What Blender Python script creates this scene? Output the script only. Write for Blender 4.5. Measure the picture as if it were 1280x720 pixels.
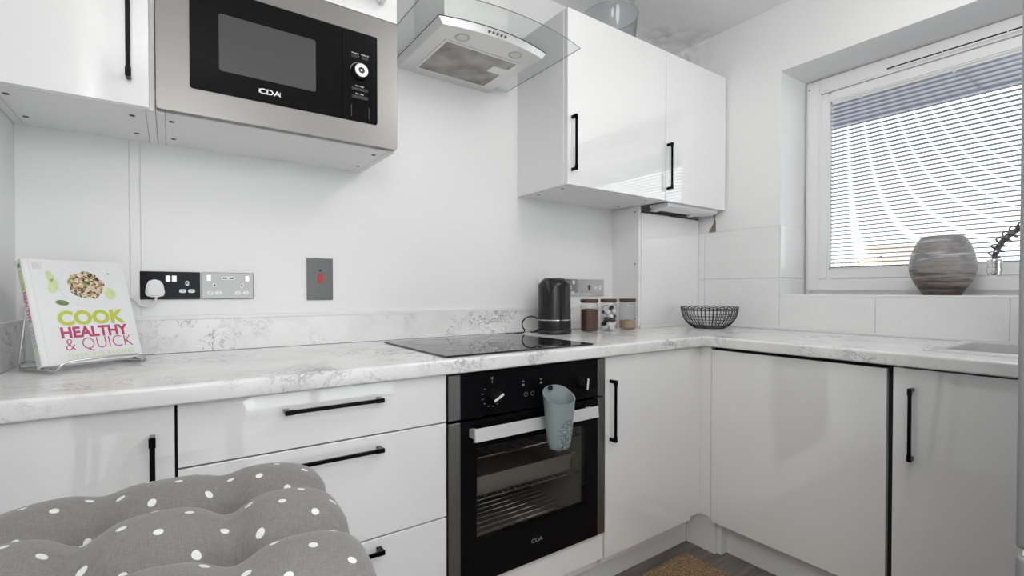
import bpy, bmesh, math, random
from mathutils import Vector, Matrix, Euler
random.seed(7)
PI = math.pi
for o in list(bpy.data.objects):
    bpy.data.objects.remove(o, do_unlink=True)
SC = bpy.context.scene
COL = SC.collection

# ------------------------------------------------------------------ camera
F_PX, YAW, PITCH = 604.96, math.radians(54.77), math.radians(0.72)
cd = bpy.data.cameras.new('camera')
cam = bpy.data.objects.new('camera', cd); COL.objects.link(cam)
cd.sensor_fit = 'HORIZONTAL'; cd.sensor_width = 36.0
cd.lens = F_PX / 1280 * 36.0
cd.shift_y = 11.39 / 1280
cd.clip_start = 0.02; cd.clip_end = 300
cam.location = (-0.6085, -1.1644, 1.067)
fwd = Vector((math.cos(YAW) * math.cos(PITCH), math.sin(YAW) * math.cos(PITCH), -math.sin(PITCH)))
rgt = Vector((math.sin(YAW), -math.cos(YAW), 0)); up = rgt.cross(fwd)
cam.rotation_euler = Matrix((rgt, up, -fwd)).transposed().to_euler()
SC.camera = cam

# ------------------------------------------------------------------ world: bright overcast sky
w = bpy.data.worlds.new('overcast_sky'); SC.world = w; w.use_nodes = True
bg = w.node_tree.nodes['Background']
bg.inputs[0].default_value = (0.95, 0.975, 1.0, 1); bg.inputs[1].default_value = 2.4
SC.view_settings.view_transform = 'Standard'; SC.view_settings.look = 'None'
SC.view_settings.exposure = 0.32; SC.view_settings.gamma = 1.0
SC.view_settings.use_curve_mapping = False
SC.cycles.caustics_reflective = False; SC.cycles.caustics_refractive = False
GLOBE_EMIT = 9.5      # two added fill globes (built with the room below)

# ------------------------------------------------------------------ helpers
def bx(bm, x0, x1, y0, y1, z0, z1):
    if x0 > x1: x0, x1 = x1, x0
    if y0 > y1: y0, y1 = y1, y0
    if z0 > z1: z0, z1 = z1, z0
    v = [bm.verts.new(p) for p in ((x0,y0,z0),(x1,y0,z0),(x1,y1,z0),(x0,y1,z0),(x0,y0,z1),(x1,y0,z1),(x1,y1,z1),(x0,y1,z1))]
    for f in ((0,3,2,1),(4,5,6,7),(0,1,5,4),(1,2,6,5),(2,3,7,6),(3,0,4,7)):
        bm.faces.new([v[i] for i in f])
    return v
def box(x0, x1, y0, y1, z0, z1, bev=0.0, seg=2):
    bm = bmesh.new(); bx(bm, x0, x1, y0, y1, z0, z1)
    if bev: bmesh.ops.bevel(bm, geom=bm.edges[:], offset=bev, segments=seg, affect='EDGES', profile=0.6)
    return bm
def boxes(lst, bev=0.0):
    bm = bmesh.new()
    for b in lst: bx(bm, *b)
    if bev: bmesh.ops.bevel(bm, geom=bm.edges[:], offset=bev, segments=2, affect='EDGES')
    return bm
def lathe(bm, prof, n=32, c=(0,0,0), closed_ends=True):
    rings = []
    for r, z in prof:
        if r < 1e-5: rings.append([bm.verts.new((c[0], c[1], c[2]+z))])
        else: rings.append([bm.verts.new((c[0]+r*math.cos(2*PI*k/n), c[1]+r*math.sin(2*PI*k/n), c[2]+z)) for k in range(n)])
    for a, b in zip(rings, rings[1:]):
        for k in range(n):
            k2 = (k+1) % n
            if len(a) == 1 and len(b) == 1: continue
            if len(a) == 1: bm.faces.new((a[0], b[k2], b[k]))
            elif len(b) == 1: bm.faces.new((a[k], a[k2], b[0]))
            else: bm.faces.new((a[k], a[k2], b[k2], b[k]))
    bmesh.ops.recalc_face_normals(bm, faces=bm.faces[:])
    return bm
def lat(prof, n=32, c=(0,0,0)): return lathe(bmesh.new(), prof, n, c)
def tube(bm, pts, r, n=8, closed=False):
    pts = [Vector(p) for p in pts]; m = len(pts); rings = []
    prev = None
    for i, p in enumerate(pts):
        if closed: t = pts[(i+1) % m] - pts[i-1]
        else: t = pts[min(i+1, m-1)] - pts[max(i-1, 0)]
        t.normalize()
        if prev is None:
            a = Vector((0,0,1)) if abs(t.z) < 0.9 else Vector((1,0,0))
            nrm = t.cross(a).normalized()
        else:
            nrm = (prev - t * prev.dot(t)).normalized()
        prev = nrm; b = t.cross(nrm)
        rr = r[i] if isinstance(r, (list, tuple)) else r
        rings.append([bm.verts.new(p + (nrm*math.cos(2*PI*k/n) + b*math.sin(2*PI*k/n))*rr) for k in range(n)])
    for i in range(m if closed else m-1):
        A, B = rings[i], rings[(i+1) % m]
        for k in range(n):
            bm.faces.new((A[k], A[(k+1)%n], B[(k+1)%n], B[k]))
    if not closed:
        bm.faces.new(rings[0][::-1]); bm.faces.new(rings[-1])
    return bm
def cyl(bm, p0, p1, r, n=20): return tube(bm, [p0, p1], r, n)
def prism(bm, poly, axis, a, b):
    """extrude a 2-D outline along an axis ('x': (y,z), 'y': (x,z), 'z': (x,y))"""
    def P(u, v, t): return {'x': (t,u,v), 'y': (u,t,v), 'z': (u,v,t)}[axis]
    A = [bm.verts.new(P(u,v,a)) for u,v in poly]; B = [bm.verts.new(P(u,v,b)) for u,v in poly]
    n = len(poly)
    for i in range(n): bm.faces.new((A[i], A[(i+1)%n], B[(i+1)%n], B[i]))
    bm.faces.new(A[::-1]); bm.faces.new(B)
    bmesh.ops.recalc_face_normals(bm, faces=bm.faces[:])
    return bm
def rrect(x0, x1, y0, y1, r, n=5):
    out = []
    for cx, cy, a0 in ((x1-r,y1-r,0),(x0+r,y1-r,PI/2),(x0+r,y0+r,PI),(x1-r,y0+r,1.5*PI)):
        for k in range(n+1):
            a = a0 + PI/2*k/n; out.append((cx+r*math.cos(a), cy+r*math.sin(a)))
    return out
def tform(bm, M): bmesh.ops.transform(bm, matrix=M, verts=bm.verts[:]); return bm
def obj(name, bm, mat, parent=None, off=None, smooth=False):
    me = bpy.data.meshes.new(name)
    if off is not None: bmesh.ops.translate(bm, vec=-Vector(off), verts=bm.verts[:])
    bm.to_mesh(me); bm.free()
    if mat is not None: me.materials.append(mat)
    if smooth:
        for p in me.polygons: p.use_smooth = True
        try: me.set_sharp_from_angle(angle=math.radians(40))
        except Exception: pass
    o = bpy.data.objects.new(name, me); COL.objects.link(o)
    if parent is not None: o.parent = parent
    return o
class Thing:
    """an Empty at the thing's base; add() takes meshes in world coordinates, addl() in local ones"""
    def __init__(s, name, label=None, cat=None, loc=(0,0,0), rotz=0, group=None, kind=None):
        s.loc = Vector(loc)
        s.o = bpy.data.objects.new(name, None); COL.objects.link(s.o); s.o.empty_display_size = 0.05
        s.o.location = loc; s.o.rotation_euler = (0,0,rotz)
        tag(s.o, label, cat, group, kind)
    def add(s, name, bm, mat, parent=None, smooth=False, label=None):
        o = obj(name, bm, mat, parent or s.o, s.loc, smooth)
        if label: o['label'] = label
        return o
    def addl(s, name, bm, mat, parent=None, smooth=False, label=None):
        o = obj(name, bm, mat, parent or s.o, None, smooth)
        if label: o['label'] = label
        return o
def tag(o, label=None, cat=None, group=None, kind=None):
    if label: o['label'] = label
    if cat: o['category'] = cat
    if group: o['group'] = group
    if kind: o['kind'] = kind
    return o
def struct(name, bm, mat, label=None, parent=None):
    o = obj(name, bm, mat, parent)
    if parent is None: o['kind'] = 'structure'
    if label: o['label'] = label
    return o
def text(s, size, bold=0.0, depth=0.0004, sx=1.0, align='CENTER', spacing=1.0):
    """lettering in the XY plane, baseline at y = 0, extruded a hair along +Z"""
    cu = bpy.data.curves.new('lettering', 'FONT'); cu.body = s; cu.size = size
    cu.align_x = align; cu.offset = bold; cu.extrude = depth; cu.resolution_u = 3; cu.space_character = spacing
    o = bpy.data.objects.new('lettering', cu); COL.objects.link(o)
    dg = bpy.context.evaluated_depsgraph_get(); dg.update()
    me = bpy.data.meshes.new_from_object(o.evaluated_get(dg))
    bm = bmesh.new(); bm.from_mesh(me)
    bpy.data.objects.remove(o, do_unlink=True); bpy.data.curves.remove(cu); bpy.data.meshes.remove(me)
    tform(bm, Matrix.Diagonal((sx,1,1,1)))
    return bm
FRONT = Matrix.Rotation(PI/2, 4, 'X')          # XY plane -> XZ plane facing -Y
def on_front(bm, x, y, z): return tform(bm, Matrix.Translation((x,y,z)) @ FRONT)

# ------------------------------------------------------------------ materials
MATS = {}
def _m(name):
    m = bpy.data.materials.new(name); m.use_nodes = True; MATS[name] = m
    nt = m.node_tree; b = nt.nodes['Principled BSDF']
    return m, nt, b
def N(nt, t, **kw):
    n = nt.nodes.new(t)
    for k, v in kw.items():
        if hasattr(n, k): setattr(n, k, v)
        else: n.inputs[k.replace('_', ' ')].default_value = v
    return n
def L(nt, a, ai, b, bi): nt.links.new(a.outputs[ai], b.inputs[bi])
def simple(name, col, rough=0.5, metal=0.0, bump=0.0, bscale=200.0, var=0.03, vscale=6.0, coat=0.0, spec=0.5, stretch=None):
    """procedural: slow noise varies the colour a little, fine noise gives relief"""
    m, nt, b = _m(name)
    b.inputs['Roughness'].default_value = rough; b.inputs['Metallic'].default_value = metal
    b.inputs['Coat Weight'].default_value = coat; b.inputs['Coat Roughness'].default_value = 0.012; b.inputs['Coat IOR'].default_value = 1.9
    b.inputs['Specular IOR Level'].default_value = spec
    tc = N(nt, 'ShaderNodeTexCoord'); mp = N(nt, 'ShaderNodeMapping')
    if stretch: mp.inputs['Scale'].default_value = stretch
    L(nt, tc, 'Object', mp, 'Vector')
    nz = N(nt, 'ShaderNodeTexNoise'); nz.inputs['Scale'].default_value = vscale; nz.inputs['Detail'].default_value = 3
    L(nt, mp, 0, nz, 'Vector')
    mix = N(nt, 'ShaderNodeMix', data_type='RGBA')
    c0 = [max(0, c*(1-var)) for c in col[:3]] + [1]; c1 = [min(1, c*(1+var)) for c in col[:3]] + [1]
    mix.inputs['A'].default_value = c0; mix.inputs['B'].default_value = c1
    L(nt, nz, 'Fac', mix, 'Factor'); nt.links.new(mix.outputs['Result'], b.inputs['Base Color'])
    if bump:
        n2 = N(nt, 'ShaderNodeTexNoise'); n2.inputs['Scale'].default_value = bscale; n2.inputs['Detail'].default_value = 2
        L(nt, mp, 0, n2, 'Vector')
        bp = N(nt, 'ShaderNodeBump'); bp.inputs['Strength'].default_value = bump; bp.inputs['Distance'].default_value = 0.002
        L(nt, n2, 'Fac', bp, 'Height'); L(nt, bp, 0, b, 'Normal')
    return m
def glassy(name, tint=(1,1,1), ior=1.5, rough=0.0, reflect=1.0):
    """thin clear sheet: transparent with a Fresnel reflection"""
    m, nt, b = _m(name); nt.nodes.remove(b)
    out = nt.nodes['Material Output']
    tr = N(nt, 'ShaderNodeBsdfTransparent'); tr.inputs[0].default_value = (*tint, 1)
    gl = N(nt, 'ShaderNodeBsdfGlossy'); gl.inputs['Roughness'].default_value = rough
    f0 = ((ior-1)/(ior+1))**2 * reflect
    lw = N(nt, 'ShaderNodeLayerWeight'); lw.inputs['Blend'].default_value = 0.5
    pw_ = N(nt, 'ShaderNodeMath', operation='POWER'); pw_.inputs[1].default_value = 5.0
    mu = N(nt, 'ShaderNodeMath', operation='MULTIPLY_ADD'); mu.inputs[1].default_value = 1-f0; mu.inputs[2].default_value = f0
    mx = N(nt, 'ShaderNodeMixShader')
    L(nt, lw, 'Facing', pw_, 0); L(nt, pw_, 0, mu, 0); L(nt, mu, 0, mx, 0); L(nt, tr, 0, mx, 1); L(nt, gl, 0, mx, 2); L(nt, mx, 0, out, 0)
    return m
def marble_mat():
    m, nt, b = _m('marble_laminate')
    b.inputs['Roughness'].default_value = 0.16; b.inputs['Specular IOR Level'].default_value = 0.5
    tc = N(nt, 'ShaderNodeTexCoord')
    warp = N(nt, 'ShaderNodeTexNoise'); warp.inputs['Scale'].default_value = 5.0; warp.inputs['Detail'].default_value = 5
    L(nt, tc, 'Object', warp, 'Vector')
    wm = N(nt, 'ShaderNodeVectorMath', operation='MULTIPLY_ADD'); wm.inputs[1].default_value = (0.35,0.35,0.35)
    nt.links.new(warp.outputs['Color'], wm.inputs[0]); nt.links.new(tc.outputs['Object'], wm.inputs[2])
    def vein(scale, width, rot):
        mp = N(nt, 'ShaderNodeMapping'); mp.inputs['Rotation'].default_value = rot; mp.inputs['Scale'].default_value = (1,2.0,1.4)
        nt.links.new(wm.outputs[0], mp.inputs['Vector'])
        n = N(nt, 'ShaderNodeTexNoise'); n.inputs['Scale'].default_value = scale; n.inputs['Detail'].default_value = 6; n.inputs['Roughness'].default_value = 0.62
        L(nt, mp, 0, n, 'Vector')
        s = N(nt, 'ShaderNodeMath', operation='SUBTRACT'); s.inputs[1].default_value = 0.5; L(nt, n, 'Fac', s, 0)
        a = N(nt, 'ShaderNodeMath', operation='ABSOLUTE'); L(nt, s, 0, a, 0)
        r = N(nt, 'ShaderNodeMapRange'); r.inputs['From Min'].default_value = 0.0; r.inputs['From Max'].default_value = width
        r.inputs['To Min'].default_value = 1.0; r.inputs['To Max'].default_value = 0.0; L(nt, a, 0, r, 'Value')
        return r
    v1 = vein(4.5, 0.020, (0.3,0.2,0.7)); v2 = vein(10.0, 0.018, (0.1,0.5,-0.6))
    mask = N(nt, 'ShaderNodeTexNoise'); mask.inputs['Scale'].default_value = 4.0; mask.inputs['Detail'].default_value = 3
    L(nt, tc, 'Object', mask, 'Vector')
    mr = N(nt, 'ShaderNodeMapRange'); mr.inputs['From Min'].default_value = 0.46; mr.inputs['From Max'].default_value = 0.66
    L(nt, mask, 'Fac', mr, 'Value')
    ad = N(nt, 'ShaderNodeMath', operation='MAXIMUM'); L(nt, v1, 0, ad, 0)
    m2 = N(nt, 'ShaderNodeMath', operation='MULTIPLY'); m2.inputs[1].default_value = 0.7; L(nt, v2, 0, m2, 0); L(nt, m2, 0, ad, 1)
    mm = N(nt, 'ShaderNodeMath', operation='MULTIPLY'); L(nt, ad, 0, mm, 0); L(nt, mr, 0, mm, 1)
    cloud = N(nt, 'ShaderNodeTexNoise'); cloud.inputs['Scale'].default_value = 7.0; cloud.inputs['Detail'].default_value = 5
    nt.links.new(wm.outputs[0], cloud.inputs['Vector'])
    cr = N(nt, 'ShaderNodeMix', data_type='RGBA'); cr.inputs['A'].default_value = (0.79,0.79,0.785,1); cr.inputs['B'].default_value = (0.87,0.87,0.865,1)
    cm = N(nt, 'ShaderNodeMapRange'); cm.inputs['From Min'].default_value = 0.32; cm.inputs['From Max'].default_value = 0.55
    L(nt, cloud, 'Fac', cm, 'Value'); L(nt, cm, 0, cr, 'Factor')
    fin = N(nt, 'ShaderNodeMix', data_type='RGBA'); fin.inputs['B'].default_value = (0.15,0.15,0.155,1)
    nt.links.new(cr.outputs['Result'], fin.inputs['A'])
    m3 = N(nt, 'ShaderNodeMath', operation='MULTIPLY'); m3.inputs[1].default_value = 0.85; L(nt, mm, 0, m3, 0)
    L(nt, m3, 0, fin, 'Factor'); nt.links.new(fin.outputs['Result'], b.inputs['Base Color'])
    return m
def fabric_mat():
    m, nt, b = _m('polka_fabric')
    b.inputs['Roughness'].default_value = 0.9; b.inputs['Sheen Weight'].default_value = 0.25
    uv = N(nt, 'ShaderNodeTexCoord')
    mp = N(nt, 'ShaderNodeMapping'); mp.inputs['Rotation'].default_value = (0,0,math.radians(38)); mp.inputs['Scale'].default_value = (1/0.041,1/0.041,1)
    L(nt, uv, 'UV', mp, 'Vector')
    fr = N(nt, 'ShaderNodeVectorMath', operation='FRACTION'); L(nt, mp, 0, fr, 0)
    sb = N(nt, 'ShaderNodeVectorMath', operation='SUBTRACT'); sb.inputs[1].default_value = (0.5,0.5,0); L(nt, fr, 0, sb, 0)
    fl = N(nt, 'ShaderNodeVectorMath', operation='MULTIPLY'); fl.inputs[1].default_value = (1,1,0); L(nt, sb, 0, fl, 0)
    ln = N(nt, 'ShaderNodeVectorMath', operation='LENGTH'); L(nt, fl, 0, ln, 0)
    mr = N(nt, 'ShaderNodeMapRange'); mr.inputs['From Min'].default_value = 0.098; mr.inputs['From Max'].default_value = 0.110
    mr.inputs['To Min'].default_value = 1; mr.inputs['To Max'].default_value = 0; nt.links.new(ln.outputs['Value'], mr.inputs['Value'])
    # heathered weave: two stretched noises
    w1 = N(nt, 'ShaderNodeMapping'); w1.inputs['Scale'].default_value = (900,90,1); L(nt, uv, 'UV', w1, 'Vector')
    n1 = N(nt, 'ShaderNodeTexNoise'); n1.inputs['Scale'].default_value = 1.0; L(nt, w1, 0, n1, 'Vector')
    w2 = N(nt, 'ShaderNodeMapping'); w2.inputs['Scale'].default_value = (90,900,1); L(nt, uv, 'UV', w2, 'Vector')
    n2 = N(nt, 'ShaderNodeTexNoise'); n2.inputs['Scale'].default_value = 1.0; L(nt, w2, 0, n2, 'Vector')
    ad = N(nt, 'ShaderNodeMath', operation='ADD'); L(nt, n1, 'Fac', ad, 0); L(nt, n2, 'Fac', ad, 1)
    wr = N(nt, 'ShaderNodeMapRange'); wr.inputs['From Min'].default_value = 0.6; wr.inputs['From Max'].default_value = 1.4; L(nt, ad, 0, wr, 'Value')
    g = N(nt, 'ShaderNodeMix', data_type='RGBA'); g.inputs['A'].default_value = (0.165,0.157,0.149,1); g.inputs['B'].default_value = (0.26,0.25,0.24,1)
    L(nt, wr, 0, g, 'Factor')
    c = N(nt, 'ShaderNodeMix', data_type='RGBA'); c.inputs['B'].default_value = (0.82,0.82,0.80,1)
    nt.links.new(g.outputs['Result'], c.inputs['A']); L(nt, mr, 0, c, 'Factor'); nt.links.new(c.outputs['Result'], b.inputs['Base Color'])
    bp = N(nt, 'ShaderNodeBump'); bp.inputs['Strength'].default_value = 0.25; bp.inputs['Distance'].default_value = 0.001
    L(nt, ad, 0, bp, 'Height'); L(nt, bp, 0, b, 'Normal')
    return m
def wood_floor_mat():
    m, nt, b = _m('grey_oak_plank'); b.inputs['Roughness'].default_value = 0.42
    tc = N(nt, 'ShaderNodeTexCoord'); oi = N(nt, 'ShaderNodeObjectInfo')
    mp = N(nt, 'ShaderNodeMapping'); mp.inputs['Scale'].default_value = (2.5,38,8); L(nt, tc, 'Object', mp, 'Vector')
    ad = N(nt, 'ShaderNodeVectorMath', operation='ADD'); L(nt, mp, 0, ad, 0)
    mu = N(nt, 'ShaderNodeMath', operation='MULTIPLY'); mu.inputs[1].default_value = 40; L(nt, oi, 'Random', mu, 0); L(nt, mu, 0, ad, 1)
    n = N(nt, 'ShaderNodeTexNoise'); n.inputs['Scale'].default_value = 1.5; n.inputs['Detail'].default_value = 6; L(nt, ad, 0, n, 'Vector')
    cr = N(nt, 'ShaderNodeValToRGB')
    cr.color_ramp.elements[0].position = 0.3; cr.color_ramp.elements[0].color = (0.10,0.085,0.072,1)
    cr.color_ramp.elements[1].position = 0.72; cr.color_ramp.elements[1].color = (0.24,0.21,0.185,1)
    L(nt, n, 'Fac', cr, 0); L(nt, cr, 0, b, 'Base Color')
    return m
def jute_mat():
    m, nt, b = _m('jute_weave'); b.inputs['Roughness'].default_value = 0.95
    tc = N(nt, 'ShaderNodeTexCoord')
    n = N(nt, 'ShaderNodeTexNoise'); n.inputs['Scale'].default_value = 160; n.inputs['Detail'].default_value = 4; L(nt, tc, 'Object', n, 'Vector')
    cr = N(nt, 'ShaderNodeValToRGB')
    cr.color_ramp.elements[0].position = 0.33; cr.color_ramp.elements[0].color = (0.10,0.055,0.028,1)
    cr.color_ramp.elements[1].position = 0.7; cr.color_ramp.elements[1].color = (0.50,0.33,0.18,1)
    L(nt, n, 'Fac', cr, 0); L(nt, cr, 0, b, 'Base Color')
    bp = N(nt, 'ShaderNodeBump'); bp.inputs['Strength'].default_value = 0.8; bp.inputs['Distance'].default_value = 0.006
    L(nt, n, 'Fac', bp, 'Height'); L(nt, bp, 0, b, 'Normal')
    return m
def vase_mat():
    m, nt, b = _m('banded_stoneware'); b.inputs['Roughness'].default_value = 0.42
    tc = N(nt, 'ShaderNodeTexCoord')
    mp = N(nt, 'ShaderNodeMapping'); mp.inputs['Scale'].default_value = (4,4,52); L(nt, tc, 'Object', mp, 'Vector')
    n = N(nt, 'ShaderNodeTexNoise'); n.inputs['Scale'].default_value = 1.0; n.inputs['Detail'].default_value = 5; n.inputs['Roughness'].default_value = 0.65
    L(nt, mp, 0, n, 'Vector')
    sx = N(nt, 'ShaderNodeSeparateXYZ'); L(nt, tc, 'Object', sx, 0)
    zr = N(nt, 'ShaderNodeMapRange'); zr.inputs['From Min'].default_value = 0.02; zr.inputs['From Max'].default_value = 0.16
    zr.inputs['To Min'].default_value = -0.17; zr.inputs['To Max'].default_value = 0.07; L(nt, sx, 'Z', zr, 'Value')
    ad = N(nt, 'ShaderNodeMath', operation='ADD'); L(nt, n, 'Fac', ad, 0); L(nt, zr, 0, ad, 1)
    cr = N(nt, 'ShaderNodeValToRGB'); e = cr.color_ramp.elements
    e[0].position = 0.24; e[0].color = (0.03,0.03,0.035,1); e[1].position = 0.70; e[1].color = (0.66,0.65,0.64,1)
    k = e.new(0.38); k.color = (0.17,0.14,0.115,1); k = e.new(0.5); k.color = (0.34,0.32,0.30,1); k = e.new(0.57); k.color = (0.22,0.22,0.235,1)
    L(nt, ad, 0, cr, 0); L(nt, cr, 0, b, 'Base Color')
    bp = N(nt, 'ShaderNodeBump'); bp.inputs['Strength'].default_value = 0.3; bp.inputs['Distance'].default_value = 0.002
    L(nt, n, 'Fac', bp, 'Height'); L(nt, bp, 0, b, 'Normal')
    return m
def speckle(name, c0, c1, scale, rough=0.7, bump=0.5):
    m, nt, b = _m(name); b.inputs['Roughness'].default_value = rough
    tc = N(nt, 'ShaderNodeTexCoord'); v = N(nt, 'ShaderNodeTexVoronoi'); v.inputs['Scale'].default_value = scale; L(nt, tc, 'Object', v, 'Vector')
    mx = N(nt, 'ShaderNodeMix', data_type='RGBA'); mx.inputs['A'].default_value = (*c0,1); mx.inputs['B'].default_value = (*c1,1)
    nt.links.new(v.outputs['Color'], mx.inputs['Factor']); nt.links.new(mx.outputs['Result'], b.inputs['Base Color'])
    bp = N(nt, 'ShaderNodeBump'); bp.inputs['Strength'].default_value = bump; bp.inputs['Distance'].default_value = 0.003
    L(nt, v, 'Distance', bp, 'Height'); L(nt, bp, 0, b, 'Normal')
    return m
def tile_mat():
    m, nt, b = _m('embossed_tile'); b.inputs['Roughness'].default_value = 0.12
    b.inputs['Base Color'].default_value = (0.80,0.80,0.80,1)
    tc = N(nt, 'ShaderNodeTexCoord')
    mp = N(nt, 'ShaderNodeMapping'); mp.inputs['Rotation'].default_value = (0,PI/2,PI/2); L(nt, tc, 'Object', mp, 'Vector')
    br = N(nt, 'ShaderNodeTexBrick'); br.inputs['Scale'].default_value = 1.0; br.inputs['Brick Width'].default_value = 0.075; br.inputs['Row Height'].default_value = 0.042
    br.inputs['Mortar Size'].default_value = 0.0015; br.inputs['Color1'].default_value = (0.855,0.855,0.855,1); br.inputs['Color2'].default_value = (0.875,0.875,0.875,1)
    br.inputs['Mortar'].default_value = (0.85,0.85,0.85,1); br.inputs['Bias'].default_value = 0.0
    L(nt, mp, 0, br, 'Vector'); L(nt, br, 'Color', b, 'Base Color')
    bp = N(nt, 'ShaderNodeBump'); bp.inputs['Strength'].default_value = 0.05; bp.inputs['Distance'].default_value = 0.001; bp.invert = True
    L(nt, br, 'Fac', bp, 'Height'); L(nt, bp, 0, b, 'Normal')
    return m
def filter_mat():
    m, nt, b = _m('filter_mesh'); b.inputs['Roughness'].default_value = 0.5; b.inputs['Metallic'].default_value = 0.6
    tc = N(nt, 'ShaderNodeTexCoord')
    n = N(nt, 'ShaderNodeTexNoise'); n.inputs['Scale'].default_value = 11; n.inputs['Detail'].default_value = 4; L(nt, tc, 'Object', n, 'Vector')
    ck = N(nt, 'ShaderNodeTexChecker'); ck.inputs['Scale'].default_value = 330; L(nt, tc, 'Object', ck, 'Vector')
    cr = N(nt, 'ShaderNodeValToRGB'); cr.color_ramp.elements[0].position = 0.35; cr.color_ramp.elements[0].color = (0.40,0.37,0.33,1)
    cr.color_ramp.elements[1].position = 0.65; cr.color_ramp.elements[1].color = (0.72,0.70,0.67,1); L(nt, n, 'Fac', cr, 0)
    mx = N(nt, 'ShaderNodeMix', data_type='RGBA', blend_type='MULTIPLY'); L(nt, cr, 0, mx, 'A')
    k = N(nt, 'ShaderNodeMapRange'); k.inputs['To Min'].default_value = 0.0; k.inputs['To Max'].default_value = 1; L(nt, ck, 'Fac', k, 'Value')
    L(nt, k, 0, mx, 'Factor'); mx.inputs['B'].default_value = (0.45,0.45,0.45,1)
    nt.links.new(mx.outputs['Result'], b.inputs['Base Color'])
    bp = N(nt, 'ShaderNodeBump'); bp.inputs['Strength'].default_value = 0.6; bp.inputs['Distance'].default_value = 0.002
    L(nt, ck, 'Fac', bp, 'Height'); L(nt, bp, 0, b, 'Normal')
    return m
def stained_paint(name, col, spots):
    """white paint with soft grey mould patches round the listed points (object coords): (x, y, z, radius)"""
    m, nt, b = _m(name); b.inputs['Roughness'].default_value = 0.6
    tc = N(nt, 'ShaderNodeTexCoord')
    n = N(nt, 'ShaderNodeTexNoise'); n.inputs['Scale'].default_value = 16; n.inputs['Detail'].default_value = 6; L(nt, tc, 'Object', n, 'Vector')
    tot = None
    for x, y, z, r in spots:
        d = N(nt, 'ShaderNodeVectorMath', operation='DISTANCE'); d.inputs[1].default_value = (x,y,z); L(nt, tc, 'Object', d, 0)
        mr = N(nt, 'ShaderNodeMapRange'); mr.inputs['From Min'].default_value = 0; mr.inputs['From Max'].default_value = r
        mr.inputs['To Min'].default_value = 1; mr.inputs['To Max'].default_value = 0; nt.links.new(d.outputs['Value'], mr.inputs['Value'])
        if tot is None: tot = mr
        else:
            a = N(nt, 'ShaderNodeMath', operation='MAXIMUM'); L(nt, tot, 0, a, 0); L(nt, mr, 0, a, 1); tot = a
    th = N(nt, 'ShaderNodeMapRange'); th.inputs['From Min'].default_value = 0.42; th.inputs['From Max'].default_value = 0.75; L(nt, n, 'Fac', th, 'Value')
    mu = N(nt, 'ShaderNodeMath', operation='MULTIPLY'); L(nt, tot, 0, mu, 0); L(nt, th, 0, mu, 1)
    m2 = N(nt, 'ShaderNodeMath', operation='MULTIPLY'); m2.inputs[1].default_value = 0.55; L(nt, mu, 0, m2, 0)
    mx = N(nt, 'ShaderNodeMix', data_type='RGBA'); mx.inputs['A'].default_value = (*col,1); mx.inputs['B'].default_value = (0.30,0.29,0.27,1)
    L(nt, m2, 0, mx, 'Factor'); nt.links.new(mx.outputs['Result'], b.inputs['Base Color'])
    n2 = N(nt, 'ShaderNodeTexNoise'); n2.inputs['Scale'].default_value = 90; L(nt, tc, 'Object', n2, 'Vector')
    bp = N(nt, 'ShaderNodeBump'); bp.inputs['Strength'].default_value = 0.06; bp.inputs['Distance'].default_value = 0.002
    L(nt, n2, 'Fac', bp, 'Height'); L(nt, bp, 0, b, 'Normal')
    return m
def cover_print_mat():
    m, nt, b = _m('noodle_print'); b.inputs['Roughness'].default_value = 0.3
    tc = N(nt, 'ShaderNodeTexCoord')
    n = N(nt, 'ShaderNodeTexVoronoi'); n.inputs['Scale'].default_value = 230
    L(nt, tc, 'Object', n, 'Vector'); sp_ = N(nt, 'ShaderNodeSeparateColor'); L(nt, n, 'Color', sp_, 0)
    cr = N(nt, 'ShaderNodeValToRGB'); e = cr.color_ramp.elements
    e[0].position = 0.0; e[0].color = (0.05,0.03,0.02,1); e[1].position = 0.82; e[1].color = (0.75,0.66,0.5,1)
    for p, c in ((0.14,(0.10,0.14,0.04,1)),(0.28,(0.62,0.56,0.36,1)),(0.44,(0.50,0.22,0.15,1)),(0.56,(0.68,0.47,0.38,1)),(0.68,(0.28,0.34,0.10,1))):
        k = e.new(p); k.color = c
    cr.color_ramp.interpolation = 'CONSTANT'; L(nt, sp_, 0, cr, 0); L(nt, cr, 0, b, 'Base Color')
    return m

M_wall = simple('white_wall_paint', (0.87,0.87,0.87), 0.5, bump=0.05, bscale=120, var=0.01)
M_splash = simple('white_splash_panel', (0.87,0.87,0.87), 0.40, var=0.01)
M_ceil = stained_paint('ceiling_paint', (0.87,0.87,0.87), [(1.74,0.42,2.42,0.20),(1.55,0.5,2.42,0.22)])
M_wallr = stained_paint('window_wall_paint', (0.87,0.87,0.87), [(1.757,0.5,2.40,0.2)])
M_gloss = simple('white_gloss_door', (0.88,0.88,0.88), 0.05, var=0.004, spec=0.5, coat=1.0)
M_satin = simple('white_melamine', (0.87,0.87,0.87), 0.35, var=0.01)
M_upvc = simple('white_upvc', (0.88,0.88,0.885), 0.25, var=0.008)
M_marble = marble_mat()
M_steel = simple('brushed_steel', (0.25,0.243,0.235), 0.38, metal=1.0, bump=0.05, bscale=1.0, var=0.06, vscale=1.0, stretch=(4,4,700))
M_hoodsteel = simple('hood_steel', (0.78,0.775,0.765), 0.34, metal=0.55, var=0.05, vscale=1.0, stretch=(5,300,5))
M_steel2 = simple('satin_silver', (0.84,0.84,0.84), 0.35, metal=0.5, var=0.02)
M_chrome = simple('chrome', (0.72,0.72,0.72), 0.07, metal=1.0, var=0.02)
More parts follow.
